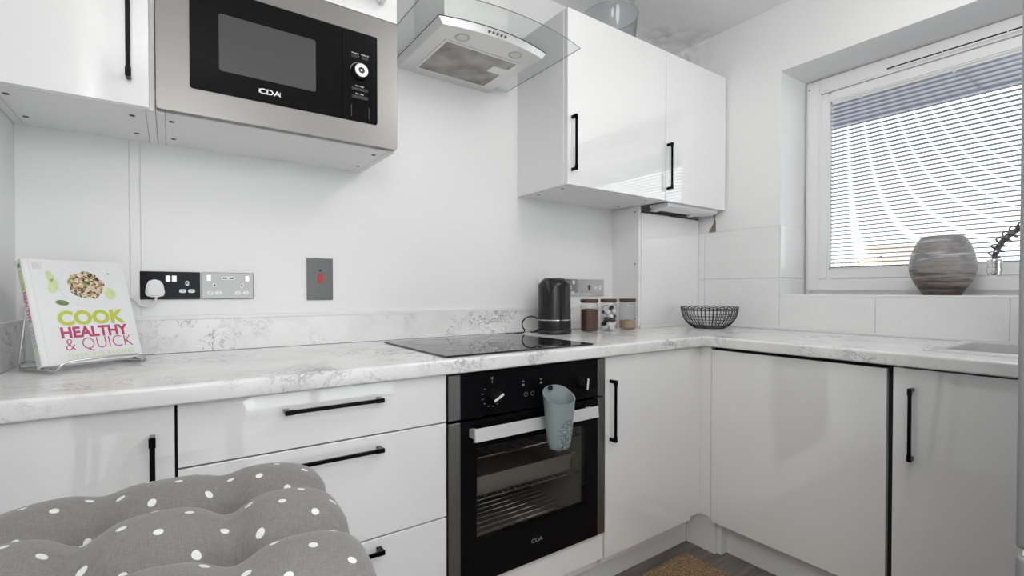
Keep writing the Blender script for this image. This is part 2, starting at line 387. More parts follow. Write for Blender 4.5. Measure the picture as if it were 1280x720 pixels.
M_blackchrome_refl = simple('black_chrome_dark_reflection', (0.014,0.014,0.015), 0.14, metal=1.0, var=0.1)  # handle finish; on the first socket plate, a dark reflection put into the colour
M_dkchrome = simple('smoked_chrome', (0.20,0.195,0.19), 0.1, metal=1.0, var=0.05)
M_gunmetal = simple('gunmetal', (0.13,0.13,0.13), 0.38, metal=0.8, var=0.05)
M_blackgl = simple('black_glass', (0.005,0.005,0.006), 0.05, var=0.1, spec=0.1)
M_hobgl = simple('hob_glass', (0.010,0.010,0.011), 0.02, var=0.1, spec=1.0)
M_black = simple('black_plastic', (0.012,0.012,0.013), 0.35, var=0.1)
M_kettle = simple('black_kettle_enamel', (0.012,0.012,0.014), 0.25, var=0.1, spec=0.35)
M_knob = simple('knob_black', (0.008,0.008,0.009), 0.4, var=0.1, spec=0.2)
M_void = simple('dark_recess', (0.02,0.02,0.02), 0.9)
M_dotgrey = simple('cap_grey', (0.10,0.10,0.10), 0.6)
M_white = simple('white_plastic', (0.84,0.84,0.84), 0.3, var=0.005)
M_ltgrey = simple('grey_print', (0.55,0.55,0.55), 0.5)
M_winglass = glassy('window_glass', (0.97,0.98,0.98), 1.45)
M_hoodglass = glassy('hood_glass', (0.93,0.945,0.94), 1.5, 0.0)
M_hoodedge = simple('hood_glass_edge', (0.22,0.24,0.235), 0.15)
M_jarglass = glassy('jar_glass', (0.985,0.988,0.988), 1.35)
M_ovenglass = glassy('oven_glass', (0.82,0.81,0.79), 1.5)
M_oveninner = simple('oven_enamel', (0.45,0.44,0.42), 0.4)
M_tray = simple('oven_tray', (0.42,0.40,0.38), 0.4, metal=0.3)
M_jugplastic = glassy('jug_plastic', (0.93,0.94,0.95), 1.45)
M_wood = simple('walnut_lid', (0.075,0.042,0.028), 0.5, var=0.3, vscale=30)
M_coffee = speckle('coffee_granules', (0.03,0.012,0.007), (0.15,0.065,0.035), 260)
M_sugar = speckle('demerara_sugar', (0.33,0.22,0.13), (0.52,0.38,0.25), 500, bump=0.2)
M_silicone = simple('grey_blue_silicone', (0.25,0.295,0.30), 0.55, var=0.02)
M_silicone2 = speckle('embossed_silicone', (0.07,0.10,0.105), (0.34,0.40,0.41), 170, 0.55, 1.0)
M_fabric = fabric_mat()
M_floor = wood_floor_mat()
M_jute = jute_mat()
M_vase = vase_mat()
M_tile = tile_mat()
M_grout = simple('grey_grout', (0.55,0.55,0.55), 0.8)
M_filter = filter_mat()
M_lamp = simple('hood_lamp_lens', (0.80,0.80,0.78), 0.25)
M_red = simple('red_rocker', (0.55,0.012,0.015), 0.3)
M_rope = simple('raw_plaster', (0.24,0.19,0.14), 0.9, bump=1.0, bscale=120, var=0.5, vscale=60)
M_paper = simple('book_cover_paper', (0.80,0.80,0.81), 0.22, var=0.008)
M_pages = simple('book_pages', (0.72,0.70,0.66), 0.8, var=0.08, vscale=300)
M_lime = simple('lime_print', (0.52,0.58,0.06), 0.3)
M_limepale = simple('pale_lime_print', (0.62,0.72,0.36), 0.3, var=0.25, vscale=60)
M_leaf = simple('leaf_print', (0.13,0.24,0.08), 0.3, var=0.4, vscale=70)
M_mag = simple('magenta_print', (0.47,0.045,0.15), 0.3)
M_spgrey = simple('grey_cover_print', (0.33,0.33,0.33), 0.4)
M_dimprint = simple('dim_grey_print', (0.22,0.22,0.22), 0.5)
M_plate = simple('plate_print', (0.70,0.71,0.72), 0.3)
M_noodle = cover_print_mat()
M_wire = simple('stand_wire', (0.60,0.60,0.60), 0.25, metal=0.9)
M_slat = simple('blind_slat', (0.33,0.33,0.38), 0.45, var=0.02)
M_fridge = simple('fridge_steel', (0.42,0.42,0.43), 0.4, metal=0.7, var=0.03)
M_soffit = simple('grey_soffit_board', (0.27,0.28,0.34), 0.8)
M_brick = simple('hazed_brick', (0.78,0.56,0.47), 0.9, var=0.2, vscale=12)  # haze washed into the brick colour
M_render = simple('white_render', (0.85,0.85,0.85), 0.8)
M_ground = simple('pale_paving', (0.55,0.54,0.52), 0.9, var=0.1)
M_pod = simple('coffee_pod_foil', (0.82,0.82,0.82), 0.35, var=0.02)
M_podd = simple('coffee_pod_dark', (0.03,0.03,0.03), 0.35)
M_emit, nt_, b_ = _m('fill_globe_glow'); b_.inputs['Emission Color'].default_value = (1,0.985,0.965,1); b_.inputs['Emission Strength'].default_value = GLOBE_EMIT  # emission of the fill globes added out of view

# ------------------------------------------------------------------ the room
XL, XR, YB, YR, ZC = -0.932, 1.757, 0.585, -3.4, 2.42
WIN_Y0, WIN_Y1, WIN_Z0, WIN_Z1 = -1.32, -0.02, 1.045, 2.106     # reveal in the right wall
XF = 1.99                                                       # window frame face
struct('wall_back', box(XL-0.1, XR+0.4, YB, YB+0.12, -0.1, ZC+0.1), M_wall)
struct('wall_left', box(XL-0.12, XL, YR, YB, -0.1, ZC+0.1), M_wall)
wr_ = boxes([(XR, XR+0.30, YR, YB, -0.1, WIN_Z0), (XR, XR+0.30, WIN_Y1, YB, WIN_Z0, WIN_Z1),
             (XR, XR+0.30, YR, WIN_Y0, WIN_Z0, WIN_Z1), (XR, XR+0.30, YR, YB, WIN_Z1, ZC+0.1)])
wall_right = struct('wall_right', wr_, M_wallr)
struct('ceiling', box(XL-0.12, XR+0.30, YR-0.1, YB+0.1, ZC, ZC+0.1), M_ceil)
# a wide glazed door, added unseen behind the camera to let in fill light
GX0, GX1, GZ1 = -0.80, 1.65, 2.2
struct('wall_rear', boxes([(XL, GX0, YR-0.12, YR, 0, ZC), (GX1, XR, YR-0.12, YR, 0, ZC), (GX0, GX1, YR-0.12, YR, GZ1, ZC)]), M_wall)
gd = Thing('fill_door_1', 'white framed glazed door added unseen behind the camera for fill light', None, (0.45,YR-0.06,0), kind='structure')
gd.add('door_frame', boxes([(GX0,GX0+0.06,YR-0.09,YR-0.03,0,GZ1),(GX1-0.06,GX1,YR-0.09,YR-0.03,0,GZ1),(GX0,GX1,YR-0.09,YR-0.03,GZ1-0.06,GZ1),(GX0,GX1,YR-0.09,YR-0.03,0,0.06),(0.41,0.49,YR-0.09,YR-0.03,0,GZ1)]), M_upvc)
for a_, b_2 in ((GX0+0.06,0.41),(0.49,GX1-0.06)):
    gd.add('pane', box(a_, b_2, YR-0.064, YR-0.060, 0.06, GZ1-0.06), M_winglass)
# floor: grey oak planks running along the back wall
floor = struct('floor', box(XL-0.12, XR+0.3, YR-0.1, YB, -0.06, -0.012), M_void)
pw = 0.185; row = 0; y = 0.30
while y > YR:
    x = XL - 0.6 + (row * 0.47) % 1.2
    while x < XR + 0.2:
        x0 = max(x, XL); x1 = min(x + 1.2, XR)
        if x1 - x0 > 0.02:
            struct('plank', box(x0+0.001, x1-0.001, max(y-pw+0.001, YR), y-0.001, -0.012, 0.0, 0.0012, 1), M_floor, parent=floor)
        x += 1.2
    y -= pw; row += 1

# splash panels on the back wall (a seam left of the sockets)
wall_back = bpy.data.objects['wall_back']
for x0, x1, t in ((XL, -0.702, 0.002), (-0.700, -0.678, 0.0035), (-0.676, 1.262, 0.002)):
    struct('splash_panel', box(x0, x1, YB-t, YB, 0.99, 2.3, 0.0007, 1), M_splash, parent=wall_back)
# wall tiles on the window wall
def wtile(y0, y1, z0, z1): struct('tile', box(XR-0.007, XR, y0+0.001, y1-0.001, z0+0.001, z1-0.001, 0.0012, 1), M_tile, parent=wall_right)
struct('tile_grout', boxes([(XR-0.0045, XR, -0.02, 0.412, 0.884, 1.379), (XR-0.0045, XR, -1.25, -0.02, 0.884, 1.043)]), M_grout, parent=wall_right)
for z0, z1 in ((0.884,1.13),(1.13,1.379)):
    wtile(0.372, 0.412, z0, z1); wtile(-0.02, 0.372, z0, z1)
for y0, y1 in ((-0.404,-0.02),(-0.793,-0.404),(-1.182,-0.793)): wtile(y0, y1, 0.884, 1.043)
for z0, z1 in ((1.047,1.13),(1.13,1.379)):      # tiled return of the reveal
    struct('tile', box(XR-0.006, XF-0.004, -0.027, -0.02, z0+0.001, z1-0.001, 0.0012, 1), M_tile, parent=wall_right)
# bare patch in the plaster under the corner cupboard
bm = bmesh.new(); prism(bm, [(0.352,1.381),(0.312,1.381),(0.312,1.43),(0.321,1.468),(0.317,1.468),(0.325,1.425)], 'x', XR-0.003, XR+0.01)
struct('bare_plaster', bm, M_rope, 'small brown bare patch of plaster', wall_right)

# ------------------------------------------------------------------ window, blind, outdoors
win = Thing('window_1', 'wide white plastic framed window over the sink', None, (XF,-0.67,WIN_Z0), kind='structure')
ya, yb = WIN_Y0, WIN_Y1
GY1, GZ0, GZT = -0.122, 1.173, 1.975             # glass opening
win.add('window_sill', box(XR-0.008, XF, ya, yb-0.007, WIN_Z0-0.004, WIN_Z0+0.006, 0.003), M_upvc)
def ring(y0, y1, z0, z1, w, x0, x1, bev=0.004):
    return boxes([(x0,x1,y1-w,y1,z0,z1),(x0,x1,y0,y0+w,z0,z1),(x0,x1,y0+w,y1-w,z1-w,z1),(x0,x1,y0+w,y1-w,z0,z0+w)], bev)
win.add('outer_frame', ring(ya, yb-0.004, WIN_Z0+0.006, WIN_Z1-0.003, 0.03, XF+0.012, XF+0.07), M_upvc)
win.add('frame', ring(ya+0.012, yb-0.016, WIN_Z0+0.022, WIN_Z1-0.02, 0.058, XF-0.002, XF+0.06, 0.005), M_upvc)
win.add('sash', ring(ya+0.055, yb-0.060, WIN_Z0+0.078, WIN_Z1-0.080, 0.050, XF+0.008, XF+0.055, 0.006), M_upvc)
win.add('trickle_vent', box(XF-0.012, XF+0.002, -0.95, -0.385, 2.036, 2.062, 0.003), M_upvc)
for k in range(3):
    win.add('vent_slot', box(XF-0.0127, XF-0.0118, -0.55-0.19*k, -0.40-0.19*k+0.035, 2.043, 2.0485), M_void)
win.add('pane', box(XF+0.016, XF+0.020, ya+0.1, GY1+0.016, GZ0-0.012, GZT+0.03), M_winglass)
win.add('pane', box(XF+0.050, XF+0.054, ya+0.1, GY1+0.016, GZ0-0.012, GZT+0.03), M_winglass)
c_ = bmesh.new(); cyl(c_, (XF-0.0035,-0.045,2.060), (XF-0.001,-0.045,2.060), 0.003, 10); win.add('drain_hole', c_, M_void)

bl = Thing('venetian_blind', 'grey horizontal slatted blind sealed inside the window glazing', 'blind', (XF+0.035,-0.67,GZ0))
by0, by1 = ya+0.106, GY1-0.003
bm = bmesh.new()
sw = 0.008
prof = [(-sw,-0.0008),(0,0.0007),(sw,-0.0008)]
for s_ in (0,): pass
top = [[bm.verts.new((px_, yy, pz_)) for px_, pz_ in prof] for yy in (by0, by1)]
bot = [[bm.verts.new((px_, yy, pz_-0.0005)) for px_, pz_ in prof] for yy in (by0, by1)]
for i in range(2):
    bm.faces.new((top[0][i], top[0][i+1], top[1][i+1], top[1][i])); bm.faces.new((bot[0][i], bot[1][i], bot[1][i+1], bot[0][i+1]))
for e0, e1 in ((0,0),(2,2)):
    bm.faces.new((top[0][e0], top[1][e0], bot[1][e0], bot[0][e0]))
for s_ in (0,1):
    for i in range(2): bm.faces.new((top[s_][i], bot[s_][i], bot[s_][i+1], top[s_][i+1]))
bmesh.ops.recalc_face_normals(bm, faces=bm.faces[:])
slat0 = bl.addl('slat', bm, M_slat); slat0.location = (0, 0.67, 0); slat0.rotation_euler = (0, math.radians(14), 0)
ns = 42
for k in range(ns):
    s_ = slat0 if k == 0 else slat0.copy()
    if k: COL.objects.link(s_); s_.parent = bl.o
    s_.location = (0, 0.67, 0.010 + 0.0191*k)
bl.add('head_rail', box(XF+0.024, XF+0.046, by0, by1, GZT+0.004, GZT+0.022), M_slat)
bl.add('bottom_rail', box(XF+0.027, XF+0.043, by0, by1, GZ0+0.000, GZ0+0.006), M_upvc)
for yc in (-0.132, -0.254, -0.583, -0.93):
    c_ = bmesh.new(); cyl(c_, (XF+0.0265,yc,GZ0), (XF+0.0265,yc,GZT+0.01), 0.0008, 6); bl.add('ladder_cord', c_, M_ltgrey)
    bl.add('cord_clip', box(XF+0.0235, XF+0.027, yc-0.006, yc+0.006, GZT-0.014, GZT-0.004), M_white)

# outdoors: soffit over the window, paving, a brick and white house across the way
so = Thing('soffit_overhang', 'grey-blue boarded soffit overhanging outside the window', 'overhang', (2.7,-0.4,2.3))
so.add('soffit_board', box(2.08, 3.43, -4.5, -0.395, 2.30, 2.42), M_soffit)
so.add('soffit_board', box(2.08, 3.43, -0.385, 4.5, 2.30, 2.42), M_soffit)
so.add('joint_strip', box(2.08, 3.42, -0.396, -0.384, 2.297, 2.40), M_gunmetal)
so.add('fascia_board', box(3.43, 3.46, -4.5, 4.5, 2.285, 2.46), M_soffit)
obj('ground_outside', box(2.07, 40, -25, 25, -3.3, -3.1), M_ground)['kind'] = 'structure'
hs = Thing('brick_house', 'distant brick house, colour paled by haze, with white trim seen low through the blind', 'house', (15,3.4,-3.1))
hs.add('wall', box(14.04, 16, 3.08, 3.82, -3.1, 2.20), M_brick)
hs.add('white_band', box(14.0, 14.05, 3.06, 3.84, 1.90, 2.02), M_render)
hs.add('white_post', box(14.0, 14.05, 3.41, 3.47, 1.0, 1.95), M_render)
hs.add('white_band', box(14.0, 14.05, 3.06, 3.84, 1.55, 1.66), M_render)
hs.add('roof_edge', box(13.98, 16, 3.06, 3.84, 2.20, 2.24), M_render)
fn = Thing('garden_railing', 'thin distant railing left of the brick house beyond the blind', 'railing', (14,4.3,-3.1))
for z_ in (1.68, 1.84): fn.add('rail', box(13.98, 14.02, 3.90, 4.9, z_-0.018, z_+0.018), M_brick)
for k in range(6): fn.add('post', box(13.98, 14.02, 3.92+0.19*k, 3.94+0.19*k, -3.1, 1.86), M_brick)

# two globe pendants added out of view to brighten the room
for lx, ly, lz, lr_, lb in ((0.63,-0.82,2.10,0.17,'small added fill-light globe, unseen, hanging in front of the oven'),
                            (-0.60,-1.66,1.78,0.21,'large added fill-light globe, unseen, hanging behind the camera')):
    pd_ = Thing('fill_globe', lb, 'fill light', (lx,ly,ZC))
    pd_.add('globe', lat([(0,-lr_)]+[(lr_*math.sin(PI*k/16), -lr_*math.cos(PI*k/16)) for k in range(1,16)]+[(0,lr_)], 24, (lx,ly,lz)), M_emit, smooth=True)
    c_ = bmesh.new(); cyl(c_, (lx,ly,lz+lr_-0.002), (lx,ly,ZC-0.02), 0.003, 8); pd_.add('cord', c_, M_white)
    pd_.add('ceiling_rose', lat([(0,-0.025),(0.04,-0.022),(0.05,0),(0,0)], 20, (lx,ly,ZC)), M_white)

# ------------------------------------------------------------------ worktops and upstands
ZT, ZU = 0.884, 0.844
def worktop_profile(yf, yb_, flip=False):
    r = 0.008; pts = [(yb_,ZU),(yb_,ZT)]
    for k in range(7):
        a = PI/2 + PI/2*k/6; pts.append((yf+r+r*math.cos(a), ZT-r+r*math.sin(a)))
    for k in range(5):
        a = PI + PI/2*k/4; pts.append((yf+0.006+0.006*math.cos(a), ZU+0.006+0.006*math.sin(a)))
    return pts
bm = prism(bmesh.new(), worktop_profile(-0.02, YB), 'x', XL, XR)
wt = tag(obj('worktop', bm, M_marble, smooth=True), 'long white marbled worktop running along the back wall', 'worktop')
SX0, SX1, SY0, SY1 = 1.345, 1.685, -1.10, -0.712      # sink bowl opening
wt2 = Thing('worktop', 'shorter white marbled worktop under the window holding the sink', 'worktop', (1.45,-0.6,ZU))
bm = bmesh.new()
pr = [(x, z) for x, z in worktop_profile(1.152, SX0)]
prism(bm, pr, 'y', -1.245, -0.0212)
bx(bm, SX0, XR-0.0075, SY1, -0.0212, ZU, ZT); bx(bm, SX0, XR-0.0075, -1.245, SY0, ZU, ZT); bx(bm, SX1, XR-0.0075, SY0, SY1, ZU, ZT)
wt2.add('slab', bm, M_marble)
wt2.add('joint_strip', box(1.156, 1.75, -0.0213, -0.0199, ZU+0.002, ZT+0.0004), M_ltgrey)
ups = Thing('upstand', 'low marbled upstand strip along the back wall behind the sockets', 'upstand', (0.1,YB-0.009,ZT))
ups.add('strip', box(XL+0.018, 1.262, YB-0.018, YB-0.002, ZT+0.001, 0.982, 0.001, 1), M_marble)
ups.add('sealant_bead', box(XL, 1.262, YB-0.016, YB-0.002, 0.982, 0.994, 0.002), M_white)
upl = Thing('upstand', 'short marbled upstand strip on the left wall behind the cookbook', 'upstand', (XL+0.009,0.25,ZT))
upl.add('strip', box(XL, XL+0.018, -0.015, YB-0.002, ZT+0.001, 0.982, 0.001, 1), M_marble)
upl.add('sealant_bead', box(XL, XL+0.016, -0.015, YB-0.016, 0.982, 0.994, 0.002), M_white)
bead = struct('trim_1', boxes([(XR-0.022, XR-0.007, -1.24, 0.412, ZT, ZT+0.012), (1.262, XR-0.007, 0.397, 0.412, ZT, ZT+0.012)], 0.003), M_white)

# boxed-in pipes in the corner
bp_ = Thing('pipe_boxing', 'white boxed-in pipe panel in the corner under the right wall cupboards', 'boxing', (1.5,0.5,ZT))
bp_.add('side_panel', box(1.262, 1.278, 0.412, YB, ZT, 1.4835, 0.001, 1), M_satin)
bp_.add('front_panel', box(1.281, 1.752, 0.412, 0.428, ZT, 1.452, 0.002), M_gloss)
bp_.add('edge_strip', box(1.752, 1.757, 0.418, 0.43, ZT, 1.46), M_gunmetal)
for z_ in (1.455, 1.20, 0.93):
    c_ = bmesh.new(); cyl(c_, (1.2612,0.435,z_), (1.263,0.435,z_), 0.004, 10); bp_.add('screw', c_, M_dotgrey)

# ------------------------------------------------------------------ handles
def bar_handle(length, proj=0.03, w=0.009, leg=0.02):
    """a squared D-handle along +X, standing off along -Y from y = 0"""
    h = length/2
    return boxes([(-h,h,-proj,-proj+0.007,-w/2,w/2), (-h,-h+leg*0.6,-proj+0.004,0,-w/2,w/2), (h-leg*0.6,h,-proj+0.004,0,-w/2,w/2),
                  (-h,-h+leg,-proj-0.001,-proj+0.008,-w*0.62,w*0.62), (h-leg,h,-proj-0.001,-proj+0.008,-w*0.62,w*0.62)], 0.001)
def handle(th, parent, x, y, z, length, vertical=False, face='y', mat=None):
    bm = bar_handle(length)
    if vertical: tform(bm, Matrix.Rotation(PI/2, 4, 'Y'))
    if face == 'x': tform(bm, Matrix.Rotation(-PI/2, 4, 'Z'))
    tform(bm, Matrix.Translation((x,y,z)))
    return th.add('handle', bm, mat or M_blackchrome_refl, parent, label='black chrome bar handle')

def carcass(th, x0, x1, y0, y1, z0, z1, back=True, bottom=True, shelf=None):
    t = 0.018
    th.add('side_panel', box(x0, x0+t, y0, y1, z0, z1, 0.0008, 1), M_satin)
    th.add('side_panel', box(x1-t, x1, y0, y1, z0, z1, 0.0008, 1), M_satin)
    if bottom: th.add('base_panel', box(x0+t+0.0008, x1-t-0.0008, y0, y1, z0+0.0006, z0+t, 0.0008, 1), M_satin)
    th.add('top_panel', box(x0+t, x1-t, y0, y1, z1-t, z1), M_satin)
    if back: th.add('back_panel', box(x0+t, x1-t, y1-0.006, y1-0.001, z0+t, z1-t), M_satin)
    if shelf: th.add('shelf', box(x0+t, x1-t, y0+0.002, y1-0.006, shelf, shelf+t), M_satin)
def caps(th, pts, z):
    for x, y in pts:
        c_ = bmesh.new(); cyl(c_, (x,y,z-0.0008), (x,y,z+0.0012), 0.0058, 12); th.add('cover_cap', c_, M_dotgrey)

# ------------------------------------------------------------------ base units along the back wall
ZP, ZD = 0.15, 0.841            # door bottom / top
u = Thing('base_cabinet', 'white gloss base cabinet nearest the left wall with a vertical black handle', 'cabinet', (-0.767,0.29,0.12))
u.add('body', box(XL+0.002, -0.603, 0.021, 0.56, 0.12, 0.842), M_satin)
d = u.add('door', box(XL+0.003, -0.6035, 0.0, 0.019, ZP, ZD, 0.0012), M_gloss)
handle(u, d, -0.6385, 0.0, 0.684, 0.21, True)

u = Thing('drawer_unit', 'white gloss three-drawer unit left of the oven with horizontal handles', 'drawer unit', (-0.30,0.29,0.12))
u.add('body', box(-0.601, -0.001, 0.021, 0.56, 0.12, 0.842), M_void)
for z0, z1, hz in ((0.7145,ZD,0.802),(0.4585,0.7110,0.680),(ZP,0.4545,0.430)):
    d = u.add('drawer', box(-0.5985, -0.003, 0.0, 0.019, z0, z1, 0.0012), M_gloss)
    handle(u, d, -0.296, 0.0, hz, 0.222)

u = Thing('oven_housing', 'white oven housing unit with a filler strip below the oven', 'cabinet', (0.3,0.29,0.12))
u.add('side_panel', box(-0.0005, 0.0145, 0.030, 0.56, 0.16, 0.842), M_void)
u.add('side_panel', box(0.5855, 0.6005, 0.030, 0.56, 0.16, 0.842), M_void)
u.add('base_panel', box(0.0145, 0.5855, 0.022, 0.56, 0.12, 0.14), M_satin)
u.add('filler_strip', box(0.002, 0.5975, 0.004, 0.022, ZP, 0.236, 0.0012), M_gloss)

u = Thing('base_cabinet', 'white gloss base cabinet right of the oven with a vertical black handle', 'cabinet', (0.85,0.29,0.12))
u.add('body', box(0.6035, 1.09, 0.021, 0.56, 0.12, 0.842), M_satin)
d = u.add('door', box(0.6025, 1.088, -0.002, 0.019, ZP, ZD, 0.0012), M_gloss)
handle(u, d, 0.6255, -0.002, 0.6575, 0.212, True)

cp = Thing('corner_post', 'white corner post filling the angle between the two runs of cabinets', 'corner post', (1.15,0.0,0.12))
cp.add('post_board', box(1.0915, 1.19, 0.0131, 0.029, ZP, 0.842, 0.001, 1), M_gloss)
cp.add('post_board', box(1.172, 1.188, -0.036, 0.0131, ZP, 0.842, 0.001, 1), M_gloss)

# ------------------------------------------------------------------ units under the window
dwa, dwb = -0.6215, -0.0375
u = Thing('dishwasher', 'integrated dishwasher behind a plain white handleless door', 'dishwasher', (1.47,-0.33,0.12))
u.add('body', box(1.200, 1.70, dwa-0.012, dwb, 0.16, 0.8425), M_void)
u.add('door', box(1.172, 1.192, dwa, dwb, 0.1335, 0.8310, 0.0012), M_gloss)
u = Thing('base_cabinet', 'white gloss sink cabinet under the window with a vertical black handle', 'cabinet', (1.47,-0.94,0.12))
u.add('body', boxes([(1.193, 1.70, -1.24, -1.222, 0.12, 0.842), (1.193, 1.70, -0.658, -0.640, 0.12, 0.842), (1.193, 1.70, -1.222, -0.658, 0.12, 0.138), (1.700, 1.715, -1.222, -0.658, 0.138, 0.842)]), M_satin)
d = u.add('door', box(1.172, 1.192, -1.238, -0.6375, 0.1335, 0.838, 0.0012), M_gloss)
handle(u, d, 1.172, -0.685, 0.676, 0.214, True, 'x')

# plinths
struct('trim_2', box(XL, 1.185, 0.0858, 0.1018, 0.0, 0.148), M_satin)
struct('trim_3', box(1.240, 1.256, -1.24, -0.066, 0.0, 0.132), M_satin)
struct('trim_4', boxes([(1.187, 1.203, -0.046, 0.0855, 0.0, 0.148), (1.2035, 1.240, -0.066, -0.046, 0.0, 0.132)]), M_satin)

# ------------------------------------------------------------------ oven
ov = Thing('oven', 'built-in black glass oven with steel side trims under the hob', 'oven', (0.3,0.25,0.24))
ov.add('side_trim', box(0.0015, 0.0385, -0.004, 0.018, 0.714, 0.8375, 0.001, 1), M_steel)
ov.add('side_trim', box(0.5645, 0.5985, -0.004, 0.018, 0.714, 0.8375, 0.001, 1), M_steel)
cpn = ov.add('control_panel', box(0.0385, 0.5645, -0.004, 0.018, 0.714, 0.8375, 0.001, 1), M_blackgl)
dr = ov.add('door', boxes([(0.0385,0.0905,-0.004,0.018,0.243,0.7055),(0.5095,0.5645,-0.004,0.018,0.243,0.7055),(0.0905,0.5095,-0.004,0.018,0.626,0.7055),(0.0905,0.5095,-0.004,0.018,0.243,0.363)]), M_blackgl)
ov.add('side_trim', box(0.0015, 0.0385, -0.004, 0.018, 0.243, 0.7055, 0.001, 1), M_steel)
ov.add('side_trim', box(0.5645, 0.5985, -0.004, 0.018, 0.243, 0.7055, 0.001, 1), M_steel)
ov.add('bottom_strip', box(0.012, 0.592, -0.002, 0.02, 0.2375, 0.2425), M_steel2)
ov.add('window_pane', box(0.0905, 0.5095, -0.0035, 0.0, 0.363, 0.626), M_ovenglass, dr)
ov.add('cavity', boxes([(0.06,0.075,0.02,0.47,0.30,0.70),(0.525,0.54,0.02,0.47,0.30,0.70),(0.075,0.525,0.455,0.47,0.30,0.70),(0.075,0.525,0.02,0.455,0.30,0.315),(0.075,0.525,0.02,0.455,0.685,0.70)]), M_oveninner)
def rack(z):
    bm = bmesh.new()
    for yy in (0.035, 0.42): cyl(bm, (0.08,yy,z), (0.52,yy,z), 0.003, 8)
    for xx in (0.082, 0.518): cyl(bm, (xx,0.035,z), (xx,0.42,z), 0.003, 8)
    for k in range(19):
        xx = 0.10 + k*0.0222; cyl(bm, (xx,0.033,z+0.003), (xx,0.42,z+0.003), 0.0016, 6)
    return bm
ov.add('rack', rack(0.582), M_chrome, smooth=True); ov.add('rack', rack(0.458), M_chrome, smooth=True)
bm = prism(bmesh.new(), [(0.10,0.515),(0.112,0.465),(0.488,0.465),(0.50,0.515),(0.515,0.518),(0.515,0.521),(0.497,0.521),(0.484,0.470),(0.116,0.470),(0.103,0.521),(0.085,0.521),(0.085,0.518)], 'y', 0.05, 0.40)
bx(bm, 0.105, 0.495, 0.05, 0.053, 0.468, 0.519); bx(bm, 0.105, 0.495, 0.397, 0.40, 0.468, 0.519)
ov.add('roasting_tray', bm, M_tray)
bm = bmesh.new()
for k in range(12): cyl(bm, (0.10,0.05+0.028*k,0.335), (0.50,0.05+0.028*k,0.335), 0.002, 6)
ov.add('base_grid', bm, M_chrome)
# handle bar, sloped faces, on two stand-offs
bm = prism(bmesh.new(), [(-0.046,0.657),(-0.034,0.655),(-0.034,0.686),(-0.042,0.693)], 'x', 0.062, 0.528)
bx(bm, 0.066, 0.082, -0.036, -0.004, 0.662, 0.684); bx(bm, 0.508, 0.524, -0.036, -0.004, 0.662, 0.684)
ov.add('handle', bm, M_steel2, dr, label='flat satin silver oven door handle')
for kx, ang in ((0.1415,0.5),(0.4833,1.45)):
    bm = bmesh.new(); lathe(bm, [(0,0.03),(0.017,0.03),(0.0185,0.027),(0.0195,0),(0,0)], 24)
    bx(bm, -0.018, 0.018, -0.005, 0.005, 0.03, 0.036)
    tform(bm, Matrix.Translation((kx,-0.004,0.768)) @ FRONT @ Matrix.Rotation(ang, 4, 'Z'))
    kn = ov.add('knob', bm, M_knob, cpn, smooth=True)
    bm = box(-0.018, 0.018, -0.0035, 0.0035, 0.036, 0.0375, 0.001, 1)
    ov.add('knob_inlay', tform(bm, Matrix.Translation((kx,-0.004,0.768)) @ FRONT @ Matrix.Rotation(ang, 4, 'Z')), M_steel2, kn)
bm = bmesh.new()
for k in range(10):
    a = PI*0.62 + k*PI*1.36/9
    if k == 0: continue
    px_, pz_ = 0.1415+0.033*math.cos(a), 0.768+0.031*math.sin(a)
    bx(bm, px_-0.003, px_+0.003, -0.0046, -0.004, pz_-0.001, pz_+0.001)
bx(bm, 0.1405, 0.1425, -0.0046, -0.004, 0.804, 0.812); bx(bm, 0.138, 0.145, -0.0046, -0.004, 0.815, 0.821)
for px_ in (0.252, 0.32): bx(bm, px_-0.004, px_+0.004, -0.0046, -0.004, 0.783, 0.789); bx(bm, px_-0.003, px_+0.003, -0.0046, -0.004, 0.795, 0.799)
for px_ in (0.262, 0.287):
    for k in range(10):
        a = 2*PI*k/10; bx(bm, px_+0.006*math.cos(a)-0.001, px_+0.006*math.cos(a)+0.001, -0.0046, -0.004, 0.757+0.006*math.sin(a)-0.001, 0.757+0.006*math.sin(a)+0.001)
ov.add('panel_print', bm, M_dimprint, cpn)['kind'] = 'stuff'
ov.add('lettering', on_front(text('CDA', 0.017, 0.0002, sx=1.25), 0.305, -0.0041, 0.299), M_dimprint, dr)

# utensil holder hanging on the oven handle
uh = Thing('utensil_holder', 'grey-blue silicone utensil scoop hanging on the oven door handle', 'utensil holder', (0.325,-0.083,0.602))
bm = bmesh.new(); n = 40; rings = []
lv = 14
def uh_ring(t, inset):
    out = []
    for k in range(n):
        a = 2*PI*k/n
        # wall-side (+Y) flattened, rim high at the back and dipping at the front
        hw = (0.050*(0.60+0.40*t**0.6)) - inset; hd = (0.036*(0.52+0.48*t**0.6)) - inset
        x_ = hw*math.copysign(abs(math.cos(a))**0.85, math.cos(a)); y_ = hd*math.copysign(abs(math.sin(a))**0.85, math.sin(a))
        rim = 0.138 + 0.045*(0.5+0.5*math.sin(a))**1.2
        out.append((x_, y_, 0.004 + t*(rim-0.004)))
    return out
outer = [[bm.verts.new(p) for p in uh_ring(i/lv, 0)] for i in range(lv+1)]
inner = [[bm.verts.new((p[0],p[1],p[2]+0.003*(1-i/lv))) for p in uh_ring(i/lv, 0.0025)] for i in range(lv+1)]
for S, flip in ((outer,False),(inner,True)):
    for i in range(lv):
        for k in range(n):
            q = (S[i][k], S[i][(k+1)%n], S[i+1][(k+1)%n], S[i+1][k]); bm.faces.new(q[::-1] if flip else q)
for k in range(n): bm.faces.new((outer[lv][k], outer[lv][(k+1)%n], inner[lv][(k+1)%n], inner[lv][k]))
